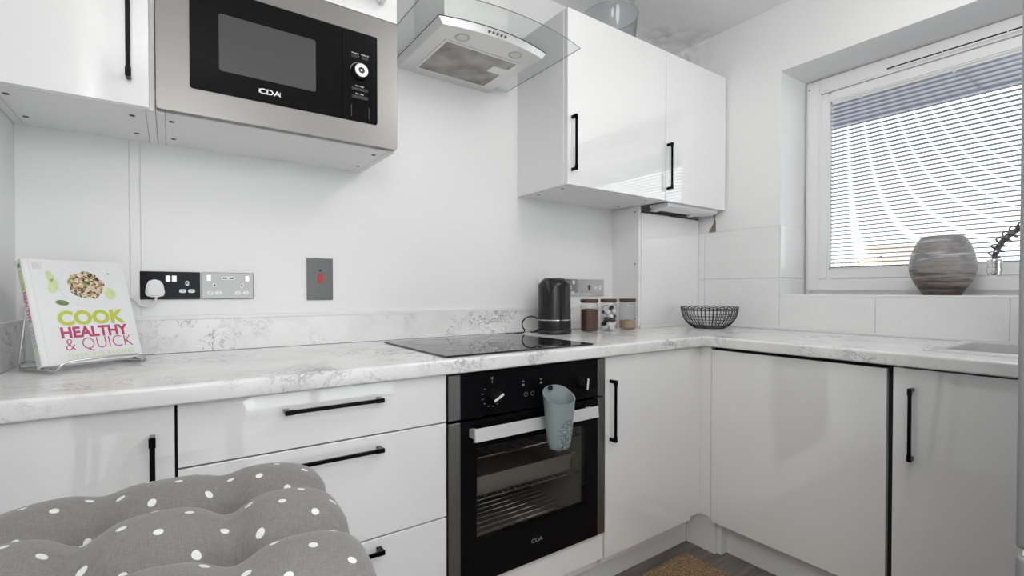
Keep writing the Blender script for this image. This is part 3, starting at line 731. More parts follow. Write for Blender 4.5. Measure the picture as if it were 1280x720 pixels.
cb = bm.verts.new((0,0,-0.010)); ci = bm.verts.new((0,0,0.006))
for k in range(n):
    bm.faces.new((outer[0][(k+1)%n], outer[0][k], cb)); bm.faces.new((inner[0][k], inner[0][(k+1)%n], ci))
bmesh.ops.recalc_face_normals(bm, faces=bm.faces[:])
cupo = uh.addl('cup', bm, M_silicone, smooth=True)
# hook over the oven handle
uh.addl('hook', boxes([(-0.012,0.012,0.030,0.036,0.09,0.118),(-0.012,0.012,0.030,0.054,0.112,0.118),(-0.012,0.012,0.050,0.054,0.095,0.118)], 0.001), M_silicone)
c_ = bmesh.new(); cyl(c_, (-0.012,0.0262,0.176), (-0.012,0.0302,0.176), 0.008, 16); uh.addl('hang_hole', c_, M_black, cupo)
# embossed oval on the front, wrapped to the cup's wall
bm = bmesh.new(); gn = 18; grid = {}
for i in range(-gn, gn+1):
    for j in range(-gn, gn+1):
        s_, t_ = i/gn, j/gn
        if s_*s_ + t_*t_ > 1.0: continue
        z_ = 0.046 + t_*0.047; tt = min(1, max(0, z_/0.138))
        hw = 0.050*(0.60+0.40*tt**0.6); hd = 0.036*(0.52+0.48*tt**0.6)
        x_ = 0.010 + s_*0.030*(1-0.15*t_*-1*0); x_ = max(-hw*0.97, min(hw*0.97, x_))
        y_ = -hd*(1-min(1, abs(x_/hw))**(2/0.85))**(0.85/2) - 0.0012
        grid[i,j] = bm.verts.new((x_, y_, z_))
for (i,j) in list(grid):
    q = [(i,j),(i+1,j),(i+1,j+1),(i,j+1)]
    if all(p in grid for p in q): bm.faces.new([grid[p] for p in q])
uh.addl('embossed_panel', bm, M_silicone2, cupo, smooth=True)
uh.o.rotation_euler = (0,0,math.radians(-6))

# ------------------------------------------------------------------ hob
hb = Thing('hob', 'black glass induction hob set in the worktop above the oven', 'hob', (0.283,0.245,ZT))
hb.add('glass', box(0.004, 0.56, 0.013, 0.484, ZT+0.0003, ZT+0.006, 0.0018), M_hobgl)
for hx, hy, hr in ((0.14,0.14,0.075),(0.14,0.36,0.09),(0.41,0.36,0.075),(0.41,0.14,0.09)):
    bm = bmesh.new()
    tube(bm, [(hx+hr*math.cos(2*PI*k/48), hy+hr*math.sin(2*PI*k/48), ZT+0.0058) for k in range(48)], 0.0005, 6, True)
    hb.add('zone_ring', bm, M_gunmetal)

# ------------------------------------------------------------------ wall cupboards: left unit, microwave unit
UB, UT = 1.494, 2.168
u = Thing('wall_cupboard', 'white gloss wall cupboard at the far left beside the microwave', 'cupboard', (-0.783,0.43,UB))
carcass(u, XL+0.0015, -0.6345, 0.268, YB-0.001, UB, UT)
d = u.add('door', box(XL+0.002, -0.6455, 0.2465, 0.2655, UB+0.0, UT, 0.0012), M_gloss)
handle(u, d, -0.682, 0.2465, 1.656, 0.215, True)
caps(u, ((-0.896,0.327),(-0.895,0.496),(-0.681,0.336),(-0.679,0.499)), UB)

u = Thing('wall_cupboard', 'white gloss cupboard holding the microwave with a flap door above', 'cupboard', (-0.335,0.43,UB))
carcass(u, -0.6335, -0.0395, 0.272, YB-0.001, UB, UT, shelf=1.876)
d = u.add('flap_door', box(-0.632, -0.0395, 0.249, 0.269, 1.8785, UT, 0.0012), M_gloss)
handle(u, d, -0.19, 0.249, 1.926, 0.215, mat=M_chrome)
caps(u, ((-0.602,0.334),(-0.5975,0.501),(-0.083,0.3335),(-0.082,0.496)), UB)

mw = Thing('microwave', 'built-in microwave with brushed steel frame and black glass door', 'microwave', (-0.335,0.38,1.515))
mw.add('casing', box(-0.60, -0.075, 0.275, 0.55, 1.5135, 1.84), M_gunmetal)
fo = rrect(-0.632, -0.0388, 1.4975, 1.8765, 0.006); fi = rrect(-0.5665, -0.1010, 1.5595, 1.8185, 0.007)
bm = bmesh.new(); YF0, YF1 = 0.249, 0.271
A = [bm.verts.new((x,YF0,z)) for x,z in fo]; Bv = [bm.verts.new((x,YF0,z)) for x,z in fi]
A2 = [bm.verts.new((x,YF1,z)) for x,z in fo]; B2 = [bm.verts.new((x,YF1,z)) for x,z in fi]
nn = len(fo)
for i in range(nn):
    j = (i+1) % nn
    bm.faces.new((A[i],A[j],Bv[j],Bv[i])); bm.faces.new((A[i],A2[i],A2[j],A[j])); bm.faces.new((Bv[i],Bv[j],B2[j],B2[i])); bm.faces.new((A2[i],B2[i],B2[j],A2[j]))
bmesh.ops.recalc_face_normals(bm, faces=bm.faces[:])
mw.add('trim_frame', bm, M_steel)
mdoor = mw.add('door', prism(bmesh.new(), rrect(-0.5660,-0.2045,1.560,1.818,0.006), 'y', 0.247, 0.272), M_blackgl)
mpan = mw.add('control_panel', prism(bmesh.new(), rrect(-0.2030,-0.1015,1.560,1.818,0.006), 'y', 0.247, 0.272), M_blackgl)
M_mwwin = simple('microwave_window', (0.05,0.05,0.051), 0.3, bump=0.2, bscale=900)
mw.add('door_window', prism(bmesh.new(), rrect(-0.505,-0.2755,1.617,1.7585,0.006), 'y', 0.2463, 0.250), M_mwwin, mdoor)
mw.add('lettering', on_front(text('CDA', 0.019, 0.0003, sx=1.3), -0.391, 0.2468, 1.582), M_steel2, mdoor)
mw.add('logo_bars', boxes([(-0.4165,-0.4155,0.2464,0.247,1.583,1.594),(-0.3665,-0.3655,0.2464,0.247,1.583,1.594)]), M_steel2, mdoor)
c_ = lat([(0,0),(0.023,0),(0.023,0.012),(0.0205,0.016),(0.0,0.016)], 28); kn = mw.add('knob', tform(c_, Matrix.Translation((-0.1535,0.247,1.7027)) @ FRONT), M_black, mpan, True)
c_ = lat([(0.009,0.016),(0.009,0.0175),(0.0185,0.0175),(0.0185,0.016)], 28); mw.add('knob_ring', tform(c_, Matrix.Translation((-0.1535,0.247,1.7027)) @ FRONT), M_steel2, kn, True)
c_ = lat([(0,0.016),(0.0035,0.016),(0.003,0.0172),(0,0.0174)], 12); mw.add('knob_centre', tform(c_, Matrix.Translation((-0.1535,0.247,1.7027)) @ FRONT), M_steel2, kn)
for x0, x1, z_, tx in ((-0.178,-0.155,1.7475,'Microwave'),(-0.148,-0.129,1.7475,'Weight Adj'),(-0.178,-0.130,1.6545,'Start / Reset'),(-0.178,-0.130,1.632,'Stop / Clear')):
    b2 = mw.add('button', box(x0, x1, 0.2455, 0.248, z_-0.007, z_+0.003, 0.0008, 1), M_black, mpan)
    mw.add('button_lettering', on_front(text(tx, 0.0048, 0.0001, 0.0002), (x0+x1)/2, 0.2468, z_+0.006), M_white, mpan)
bm = bmesh.new()
for k in range(24):
    a = PI*0.12 + k*PI*0.85/23; px_, pz_ = -0.1535+0.0275*math.cos(a), 1.7027+0.0275*math.sin(a)
    bx(bm, px_-0.0007, px_+0.0007, 0.2466, 0.247, pz_-0.0007, pz_+0.0007)
mw.add('dial_print', bm, M_white, mpan)
mw.add('door_release', boxes([(-0.1785,-0.1775,0.2464,0.247,1.572,1.606),(-0.1275,-0.1265,0.2464,0.247,1.572,1.606)]), M_gunmetal, mpan)

# ------------------------------------------------------------------ wall cupboards by the window
UB2 = 1.4845
u = Thing('wall_cupboard', 'wide white gloss wall cupboard right of the hood with a vertical handle', 'cupboard', (0.957,0.43,UB2))
carcass(u, 0.655, 1.2575, 0.2745, YB-0.0025, UB2, UT)
d = u.add('door', box(0.6575, 1.2565, 0.2533, 0.2725, UB2, UT, 0.0012), M_gloss)
handle(u, d, 0.6795, 0.2533, 1.6445, 0.216, True)
caps(u, ((0.703,0.335),(0.699,0.4885),(1.200,0.487),(1.191,0.312)), UB2)
u = Thing('wall_cupboard', 'narrow white gloss wall cupboard in the corner beside the window', 'cupboard', (1.50,0.43,UB2))
carcass(u, 1.2595, 1.7455, 0.2745, YB-0.0025, UB2, UT, bottom=False)
d = u.add('door', box(1.2605, 1.7465, 0.2533, 0.2725, UB2, UT, 0.0012), M_gloss)
handle(u, d, 1.2705, 0.2533, 1.640, 0.212, True)
bm = prism(bmesh.new(), [(0.278,1.486),(0.278,1.470),(0.30,1.462),(0.365,1.462),(0.385,1.474),(0.385,1.486)], 'x', 1.31, 1.715)
u.add('under_tray', bm, M_white)
u.add('tray_lug', boxes([(1.33,1.37,0.37,0.40,1.460,1.468),(1.62,1.66,0.37,0.40,1.460,1.468)], 0.002), M_white)
u.add('pipe_stub', boxes([(1.722,1.728,0.30,0.31,1.462,1.486),(1.734,1.740,0.30,0.31,1.468,1.486)]), M_gunmetal)

# clear mixing jug on top of the wide cupboard
jg = Thing('mixing_jug', 'clear plastic mixer jug standing on top of the wall cupboard', 'jug', (1.06,0.41,UT))
jg.addl('jug_wall', lat([(0.0,0.001),(0.098,0.001),(0.108,0.01),(0.124,0.16),(0.127,0.163),(0.124,0.166),(0.121,0.16),(0.105,0.012),(0,0.004)], 40), M_jugplastic, smooth=True)
c_ = bmesh.new(); tube(c_, [(0.125*math.cos(2*PI*k/40), 0.125*math.sin(2*PI*k/40), 0.164) for k in range(40)], 0.0018, 6, True); jg.addl('rim', c_, M_ltgrey, smooth=True)
jg.addl('hub', lat([(0,0.004),(0.03,0.004),(0.028,0.05),(0.012,0.09),(0,0.092)], 20), M_jugplastic, smooth=True)
jg.addl('blade', boxes([(-0.055,-0.01,-0.012,0.012,0.06,0.075),(0.01,0.055,-0.012,0.012,0.055,0.064)], 0.002), M_black)
bm = bmesh.new(); tube(bm, [(-0.05,-0.115,0.166),(-0.035,-0.135,0.172),(-0.005,-0.14,0.172),(0.01,-0.122,0.166)], 0.006, 8); jg.addl('spout', bm, M_jugplastic, smooth=True)

# ------------------------------------------------------------------ cooker hood
hd_ = Thing('cooker_hood', 'steel cooker hood with a curved clear glass canopy above the hob', 'cooker hood', (0.3,0.4,1.908))
def bowed(x0, x1, yb_, y_end, y_mid, n=24):
    pts = [(x0,yb_)]
    for k in range(n+1):
        s_ = -1 + 2*k/n; pts.append((x0+(x1-x0)*k/n, y_mid + (y_end-y_mid)*s_*s_))
    pts.append((x1,yb_)); return pts
bm = bmesh.new()
lo_ = bowed(0.100, 0.500, 0.582, 0.216, 0.188); hi_ = bowed(0.085, 0.516, 0.582, 0.214, 0.179)
A = [bm.verts.new((x,y,1.909)) for x,y in lo_]; Bv = [bm.verts.new((x,y,1.930)) for x,y in hi_]
for i in range(len(A)):
    j = (i+1) % len(A); bm.faces.new((A[i],A[j],Bv[j],Bv[i]))
bm.faces.new(Bv); bm.faces.new(A[::-1]); bmesh.ops.recalc_face_normals(bm, faces=bm.faces[:])
body = hd_.add('body', bm, M_hoodsteel)
hd_.add('gasket', prism(bmesh.new(), bowed(0.084, 0.517, 0.58, 0.213, 0.178), 'z', 1.9302, 1.9325), M_black)
gpoly = bowed(0.003, 0.597, 0.583, 0.118, 0.072)
hd_.add('glass_canopy', prism(bmesh.new(), gpoly, 'z', 1.9328, 1.9378), M_hoodglass)
bm = bmesh.new(); tube(bm, [(x,y,1.9353) for x,y in gpoly], 0.0013, 6); hd_.add('glass_edge', bm, M_hoodedge)
ch = hd_.add('chimney', box(0.165, 0.432, 0.333, 0.583, 1.938, 2.42, 0.0015), M_hoodsteel)
hd_.add('chimney_sleeve', box(0.170, 0.427, 0.338, 0.583, 2.25, 2.419), M_hoodsteel, ch)
fl_ = hd_.add('filter_frame', boxes([(0.149,0.457,0.291,0.301,1.9065,1.910),(0.149,0.457,0.533,0.543,1.9065,1.910),(0.149,0.159,0.301,0.533,1.9065,1.910),(0.447,0.457,0.301,0.533,1.9065,1.910)], 0.0008), M_steel2)
hd_.add('filter_mesh', box(0.159, 0.447, 0.301, 0.533, 1.9078, 1.9095), M_filter, fl_)
hd_.add('filter_latch', box(0.385, 0.4475, 0.36, 0.41, 1.9062, 1.909, 0.001, 1), M_steel2, fl_)
c_ = bmesh.new(); cyl(c_, (0.402,0.385,1.9057), (0.402,0.385,1.9065), 0.0022, 10); hd_.add('latch_screw', c_, M_void, fl_)
for lx, ly in ((0.1904,0.2523),(0.4035,0.2487)):
    c_ = lat([(0.018,-0.001),(0.021,-0.0025),(0.025,-0.0015),(0.026,0.001),(0.018,0.001)], 28, (lx,ly,1.909)); lr = hd_.add('lamp_ring', c_, M_ltgrey, smooth=True)
    c_ = lat([(0,-0.0015),(0.018,-0.001),(0.018,0.001),(0,0.001)], 24, (lx,ly,1.909)); hd_.add('lamp_lens', c_, M_lamp, lr, True)
for k in range(5):
    bxk = 0.2535 + 0.0155*k; s_ = (bxk-0.3)/0.2; yk = 0.188+0.028*s_*s_
    c_ = bmesh.new(); cyl(c_, (bxk,yk+0.003,1.9185), (bxk,yk-0.0085,1.9185), 0.0038, 12)
    hd_.add('button', c_, M_gunmetal, body)

# ------------------------------------------------------------------ sockets and switches
def socket(name, label, x0, x1, z0, z1, mat, gap=True):
    t = Thing(name, label, 'socket', ((x0+x1)/2, YB-0.002, (z0+z1)/2))
    t.add('plate', box(x0, x1, YB-0.008, YB-0.002, z0, z1, 0.0015), mat)
    return t
def outlet(t, xc, zc, s=1.0):
    y0 = YB-0.0086
    o = t.add('outlet', prism(bmesh.new(), rrect(xc-0.0045*s, xc+0.0045*s, zc+0.008*s, zc+0.022*s, 0.003), 'y', y0, y0+0.003), M_white)
    t.add('outlet_slot', box(xc-0.0017, xc+0.0017, y0-0.0003, y0+0.001, zc+0.012*s, zc+0.018*s), M_void, o)
    for sx in (-1, 1):
        o = t.add('outlet', prism(bmesh.new(), rrect(xc+sx*0.011*s-0.0085*s, xc+sx*0.011*s+0.0085*s, zc-0.0135*s, zc-0.0025*s, 0.0045), 'y', y0, y0+0.003), M_white)
        t.add('outlet_slot', box(xc+sx*0.011*s-0.003, xc+sx*0.011*s+0.003, y0-0.0003, y0+0.001, zc-0.0095*s, zc-0.0065*s), M_ltgrey, o)
def rocker(t, xc, zc, w=0.006, h=0.009, mat=None, name='rocker_switch'):
    t.add(name, box(xc-w, xc+w, YB-0.0115, YB-0.007, zc-h, zc+h, 0.001), mat or M_steel2)
s1 = socket('double_socket', 'chrome double socket, dark reflection painted in, with a white plug, beside the cookbook', -0.679, -0.5345, 1.0425, 1.1240, M_blackchrome_refl)  # chrome plate coloured black for the dark reflection it shows
rocker(s1, -0.6135, 1.1035); rocker(s1, -0.5985, 1.1035); outlet(s1, -0.567, 1.075)
s2 = socket('double_socket', 'smoked chrome double socket with two charging ports, left of the red switch', -0.5305, -0.3905, 1.0425, 1.1240, M_dkchrome)
rocker(s2, -0.512, 1.1065); rocker(s2, -0.409, 1.1065); outlet(s2, -0.4975, 1.069); outlet(s2, -0.4235, 1.069)
for sx in (-0.4695, -0.4515):
    o = s2.add('charging_port', prism(bmesh.new(), rrect(sx-0.0095, sx+0.0095, 1.1015, 1.1115, 0.004), 'y', YB-0.0088, YB-0.006), M_white)
    s2.add('port_slot', box(sx-0.006, sx+0.006, YB-0.0092, YB-0.0085, 1.105, 1.109), M_void, o)
s3 = socket('cooker_switch', 'grey metal cooker switch plate with a red rocker', -0.229, -0.144, 1.0365, 1.1795, M_gunmetal)
s3.o['category'] = 'switch'
rocker(s3, -0.1855, 1.1105, 0.008, 0.014, M_red); s3.add('indicator_lens', box(-0.190, -0.181, YB-0.0087, YB-0.007, 1.135, 1.141), M_void)
for sx, sz in ((-0.2235,1.043),(-0.1495,1.043)):
    pass
s4 = socket('double_socket', 'bright chrome double socket half hidden behind the kettle', 0.768, 1.020, 1.0425, 1.1250, M_chrome)
for sx in (0.82, 0.905, 0.985): rocker(s4, sx, 1.108)
for sx in (0.80, 0.885, 0.97): outlet(s4, sx, 1.068, 1.1)
s5 = socket('fused_switch', 'chrome fused switch plate above the glass jars', 1.026, 1.193, 1.0425, 1.1250, M_chrome)
s5.o['category'] = 'switch'
rocker(s5, 1.090, 1.084, 0.006, 0.012, M_gunmetal); rocker(s5, 1.165, 1.084, 0.006, 0.012)
s5.add('fuse_cover', box(1.125, 1.145, YB-0.0095, YB-0.007, 1.076, 1.092, 0.001, 1), M_steel2)
pl = Thing('plug', 'white three-pin plug with trailing cable pushed into the socket beside the cookbook', 'plug', (-0.6435, YB-0.008, 1.045))
poly = [(-0.6665,1.060),(-0.664,1.083),(-0.658,1.096),(-0.645,1.1005),(-0.632,1.097),(-0.6245,1.085),(-0.621,1.062),(-0.6245,1.053),(-0.6365,1.0495),(-0.654,1.050),(-0.662,1.053)]
bm = prism(bmesh.new(), poly, 'y', YB-0.040, YB-0.0088); bmesh.ops.bevel(bm, geom=[e for e in bm.edges if abs(e.verts[0].co.y-(YB-0.040))<1e-5 and abs(e.verts[1].co.y-(YB-0.040))<1e-5], offset=0.005, segments=3, affect='EDGES')
pl.add('plug_body', bm, M_white, smooth=True)
bm = bmesh.new(); tube(bm, [(-0.641,YB-0.025,1.052),(-0.643,YB-0.026,1.038),(-0.652,YB-0.026,1.026),(-0.666,YB-0.022,1.022),(-0.680,YB-0.016,1.028),(-0.690,YB-0.010,1.042),(-0.700,YB-0.008,1.05),(-0.76,YB-0.007,1.04)], 0.0035, 8)
pl.add('cable', bm, M_white, smooth=True)

# ------------------------------------------------------------------ kettle with base and cord
kt = Thing('kettle', 'black electric kettle with a silver band standing behind the hob', 'kettle', (0.742,0.432,ZT))
kt.addl('power_base', lat([(0,0.0),(0.071,0.0),(0.073,0.004),(0.073,0.014),(0.069,0.019),(0,0.019)], 40), M_black, smooth=True)
kb = kt.addl('body', lat([(0,0.021),(0.070,0.021),(0.0715,0.026),(0.0715,0.058),(0.0705,0.062),(0.0695,0.20),(0.066,0.214),(0.056,0.228),(0.05,0.231),(0,0.231)], 44), M_kettle, smooth=True)
kt.addl('silver_band', lat([(0.0705,0.0585),(0.0722,0.0588),(0.0722,0.0625),(0.0703,0.063)], 44), M_chrome, kb, True)
kt.addl('lid', lat([(0,0.231),(0.048,0.231),(0.046,0.236),(0.02,0.239),(0,0.239)], 32), M_black, kb, True)
# spout lip on the side towards the hob's left, handle away from the camera
bm = bmesh.new()
v = [bm.verts.new(p) for p in ((-0.066,-0.020,0.222),(-0.066,0.020,0.222),(-0.094,0,0.229),(-0.069,-0.012,0.19),(-0.069,0.012,0.19),(-0.0695,0,0.165))]
for f in ((0,1,2),(0,2,3),(2,1,4),(3,2,5),(2,4,5)): bm.faces.new([v[i] for i in f])
tform(bm, Matrix.Rotation(math.radians(36), 4, 'Z'))
kt.addl('spout', bm, M_black, kb)
bm = bmesh.new()
hp = [(0.060,0,0.215),(0.09,0,0.222),(0.112,0,0.205),(0.115,0,0.15),(0.108,0,0.09),(0.085,0,0.062),(0.062,0,0.06)]
tube(bm, hp, [0.010,0.011,0.011,0.010,0.010,0.010,0.010], 10); tform(bm, Matrix.Rotation(math.radians(40), 4, 'Z')); kt.addl('handle', bm, M_black, kb, True)
bm = bmesh.new()
lp = [(-0.03,0.062,0.006)]
for k in range(15):
    a = -PI/2 + 2*PI*k/16; 
    lp.append((-0.083+0.040*math.cos(a)*0.82, 0.055-0.022*math.cos(a), 0.040+0.034*math.sin(a)))
lp += [(-0.10,0.085,0.004),(-0.16,0.06,0.004),(-0.20,0.08,0.004)]
tube(bm, lp, 0.0032, 8); kt.addl('power_cord', bm, M_black, smooth=True)

# ------------------------------------------------------------------ storage jars
def jar(label, x, y, r, h):
    t = Thing('storage_jar', label, 'jar', (x,y,ZT), group='lidded glass jars beside the kettle')
    g = t.addl('glass', lat([(0,0.0005),(r*0.86,0.0005),(r,0.008),(r,h*0.78),(r*0.93,h*0.845),(r*0.86,h*0.86),(r*0.86,h*0.90),(r*0.83,h*0.90),(r*0.83,h*0.86),(r*0.9,h*0.84),(r*0.965,h*0.78),(r*0.965,0.010),(r*0.83,0.004),(0,0.004)], 32), M_jarglass, smooth=True)
    t.addl('lid', lat([(0,h*0.885),(r*0.80,h*0.885),(r*0.80,h*0.902),(r*0.98,h*0.902),(r*1.0,h*0.91),(r*1.0,h*0.99),(r*0.97,h),(0,h)], 32), M_wood, smooth=True)
    return t
j = jar('glass jar of dark coffee granules, closest to the kettle', 0.923, 0.404, 0.0400, 0.147)
j.addl('coffee', lat([(0,0.0045),(0.032,0.0045),(0.0380,0.011),(0.0380,0.100),(0.02,0.104),(0,0.103)], 28), M_coffee, smooth=True)
j = jar('glass jar of black and white coffee pods, middle of the three jars', 1.040, 0.398, 0.0375, 0.147)
pi_ = 0
for lvl in range(6):
    for k in range(4):
        a = 2*PI*k/4 + lvl*0.9; rr = 0.0205
        bm = lat([(0,0),(0.0125,0),(0.0145,0.002),(0.0145,0.003),(0.011,0.0145),(0,0.0155)], 14)
        tform(bm, Matrix.Translation((rr*math.cos(a), rr*math.sin(a), 0.014+0.0185*lvl)) @ Euler((0.9*random.uniform(-1,1), 1.2*random.uniform(-1,1), random.uniform(0,6))).to_matrix().to_4x4() @ Matrix.Translation((0,0,-0.007)))
        j.addl('coffee_pod', bm, M_podd if (pi_*7) % 5 in (0,3) else M_pod, smooth=True); pi_ += 1
j = jar('glass jar part filled with brown sugar, furthest from the kettle', 1.174, 0.404, 0.0400, 0.147)
j.addl('sugar', lat([(0,0.0045),(0.032,0.0045),(0.0380,0.011),(0.0380,0.043),(0.02,0.046),(0,0.045)], 28), M_sugar, smooth=True)

# ------------------------------------------------------------------ wire fruit bowl
fb = Thing('wire_bowl', 'black wire fruit bowl standing empty in the corner of the worktop', 'bowl', (1.572,0.230,ZT))
R_, H_ = 0.132, 0.106
def bowl_r(z): 
    t = z/H_; return 0.058 + (R_-0.058)*math.sin(min(1,t**0.62)*PI/2)**1.0
nw = 44
for k in range(nw):
    a = 2*PI*k/nw; pts = []
    for i in range(9):
        z = 0.003 + (H_-0.008)*(i/8)**1.25; r = bowl_r(z)
        pts.append((r*math.cos(a), r*math.sin(a), z))
    bm = bmesh.new(); tube(bm, pts, 0.0017, 5); fb.addl('wire_rib', bm, M_black, smooth=True)
for z, rad in ((0.003,0.0026),(0.018,0.0015),(0.045,0.0015),(0.062,0.0015),(H_-0.016,0.0022)):
    bm = bmesh.new(); r = bowl_r(z); tube(bm, [(r*math.cos(2*PI*k/48), r*math.sin(2*PI*k/48), z) for k in range(48)], rad, 6, True); fb.addl('wire_hoop', bm, M_black, smooth=True)
bm = bmesh.new(); pts = []
for k in range(nw*6):
    a = 2*PI*k/(nw*6); pts.append(((R_+0.001*math.cos(a*nw/2))*math.cos(a), (R_+0.001*math.cos(a*nw/2))*math.sin(a), H_-0.006+0.0065*abs(math.sin(a*nw/4))))
tube(bm, pts, 0.0018, 5, True); fb.addl('scalloped_rim', bm, M_black, smooth=True)
for q in range(2):
    bm = bmesh.new(); cyl(bm, (-0.058 if q==0 else 0, 0 if q==0 else -0.058, 0.003), (0.058 if q==0 else 0, 0 if q==0 else 0.058, 0.003), 0.0018, 6); fb.addl('base_wire', bm, M_black)

# ------------------------------------------------------------------ vase on the sill
vs = Thing('vase', 'round banded grey stoneware vase on the window sill', 'vase', (1.868,-0.585,WIN_Z0+0.0062))
K_ = 1.0
pf = [(0,0.0),(0.070,0.0),(0.074,0.004),(0.083,0.016),(0.108,0.050),(0.123,0.080),(0.1285,0.105),(0.126,0.130),(0.117,0.165),(0.103,0.198),(0.086,0.220),(0.078,0.227),(0.070,0.229),(0.060,0.226),(0.070,0.215),(0.095,0.19),(0.113,0.15),(0.118,0.10),(0.10,0.05),(0.07,0.012),(0,0.010)]
pf = [(r*0.80, z*1.01) for r, z in pf]
vs.addl('pot', lat(pf, 56), M_vase, smooth=True)
vs.addl('foot', lat([(0,-0.0001),(0.0572,-0.0001),(0.0604,0.004),(0.0622,0.007),(0.056,0.007),(0,0.006)], 48), simple('raw_clay_foot', (0.14,0.075,0.04), 0.8), smooth=True)

# ------------------------------------------------------------------ sink and tap
sk = Thing('sink', 'stainless steel inset sink in the worktop under the window', 'sink', (1.5,-0.9,0.72))
sk.add('rim', boxes([(1.275,SX0,-1.16,-0.682,ZT+0.0003,ZT+0.004),(SX1,1.728,-1.16,-0.682,ZT+0.0003,ZT+0.004),(SX0,SX1,-1.16,SY0,ZT+0.0003,ZT+0.004),(SX0,SX1,SY1,-0.682,ZT+0.0003,ZT+0.004)]), M_steel2)
sk.add('bowl', boxes([(SX0+0.0005,SX0+0.003,SY0,SY1,0.73,ZT+0.0025),(SX1-0.003,SX1-0.0005,SY0,SY1,0.73,ZT+0.0025),(SX0,SX1,SY0+0.0005,SY0+0.003,0.73,ZT+0.0025),(SX0,SX1,SY1-0.003,SY1-0.0005,0.73,ZT+0.0025),(SX0,SX1,SY0,SY1,0.727,0.73)]), M_steel2)
sk.add('drain', lat([(0,0.0005),(0.035,0.0005),(0.04,0.0025),(0.045,0.001),(0.045,-0.001),(0,-0.001)], 28, (1.52,-0.90,0.7305)), M_chrome, smooth=True)
tp = Thing('spring_tap', 'chrome spring-neck tap arching over the sink, cut by the fridge edge', 'tap', (1.64,-1.13,ZT+0.004))
tp_tip = Vector((1.45,-0.806,1.162))
bm = lat([(0,0),(0.027,0),(0.027,0.006),(0.019,0.012),(0.019,0.12),(0.015,0.125),(0,0.125)], 24); tp.addl('column', bm, M_chrome, smooth=True)
bm = bmesh.new(); cyl(bm, (0,0.015,0.07), (0.0,0.075,0.085), 0.006, 10); tp.addl('lever', bm, M_chrome, smooth=True)
import mathutils
p0 = Vector((1.64,-1.13,1.0)); p1 = Vector((1.63,-1.12,1.34)); p2 = Vector((1.452,-0.815,1.335)); p3 = tp_tip
def bez(t): return p0*(1-t)**3 + p1*3*t*(1-t)**2 + p2*3*t*t*(1-t) + p3*t**3
hose = [bez(k/40) for k in range(41)]
bm = bmesh.new(); tube(bm, hose, 0.0075, 10); tp.add('hose', bm, M_gunmetal, smooth=True)
bm = bmesh.new(); pts = []
turns = 22; m_ = turns*12
for k in range(m_+1):
    t = 0.02 + 0.96*k/m_; c = bez(t); tg = (bez(min(1,t+0.01)) - bez(max(0,t-0.01))).normalized()
    sd = tg.cross(Vector((0.55,0.83,0))).normalized(); b2 = tg.cross(sd)
    rr = 0.0165
    a = 2*PI*turns*k/m_; pts.append(c + (sd*math.cos(a) + b2*math.sin(a))*rr)
tube(bm, pts, 0.0026, 6); tp.add('spring', bm, M_dkchrome, smooth=True)
bm = lat([(0,0),(0.013,0.0),(0.0155,0.004),(0.0155,0.012),(0.0175,0.014),(0.0175,0.026),(0.0155,0.028),(0.0155,0.038),(0.0175,0.040),(0.0175,0.048),(0.015,0.052),(0,0.052)], 24, (tp_tip.x, tp_tip.y, tp_tip.z-0.050))
tp.add('spray_head', bm, M_chrome, smooth=True)

# ------------------------------------------------------------------ cookbook and stand
by_, bt_ = math.radians(33.0), math.radians(19.1)
BW, BH, BT = 0.203, 0.2557, 0.021
bkloc = Vector((-0.837, 0.2958, 0.8996))
R_bk = Matrix.Rotation(by_, 4, 'Z') @ Matrix.Rotation(-(bt_), 4, 'X')     # local: x width, z height, +y into the back
bk = Thing('cookbook', 'white hardback cookbook open-faced on a wire stand by the left wall', 'book', bkloc)
bk.o['label'] = 'white hardback recipe book propped upright on the wire stand'
bk.o.rotation_euler = R_bk.to_euler()
bk.addl('front_cover', box(0.0, BW, 0, 0.0028, 0, BH, 0.0008, 1), M_paper)
bk.addl('back_cover', box(0.0, BW, BT-0.0028, BT, 0, BH, 0.0008, 1), M_paper)
spn = bk.addl('spine', box(-0.0022, 0.0006, 0.0004, BT-0.0004, 0, BH, 0.0008, 1), M_paper)
bk.addl('page_block', box(0.001, BW-0.004, 0.003, BT-0.003, 0.003, BH-0.003), M_pages)
bk.addl('hinge_groove', box(0.0105, 0.0120, -0.0002, 0.001, 0.001, BH-0.001), M_plate)
def cov(s, x0, x1, z0, z1, mat, bold=0, spacing=1.0):
    bm = text(s, 0.04, bold, 0.00015, spacing=spacing)
    xs = [v_.co.x for v_ in bm.verts]; zs = [v_.co.y for v_ in bm.verts]
    fx_, fz_ = (x1-x0)/(max(xs)-min(xs)), (z1-z0)/(max(zs)-min(zs))
    tform(bm, Matrix.Translation((x0,-0.0003,z0)) @ FRONT @ Matrix.Diagonal((fx_,fz_,1,1)) @ Matrix.Translation((-min(xs),-min(zs),0)))
    bk.addl('lettering', bm, mat)
cov('COOK', 0.042, 0.181, 0.0915, 0.1285, M_lime, 0.0017)
cov('HEALTHY', 0.043, 0.181, 0.0615, 0.0885, M_mag, 0.0014)
cov('& QUICK', 0.047, 0.186, 0.0265, 0.0600, M_mag, -0.0007)
cov('OVER 300 RECIPES', 0.048, 0.186, 0.0140, 0.0235, M_limepale, 0.0006, 1.25)
cov('DK', 0.0185, 0.0305, BH-0.0215, BH-0.0125, M_ltgrey, 0.0001)
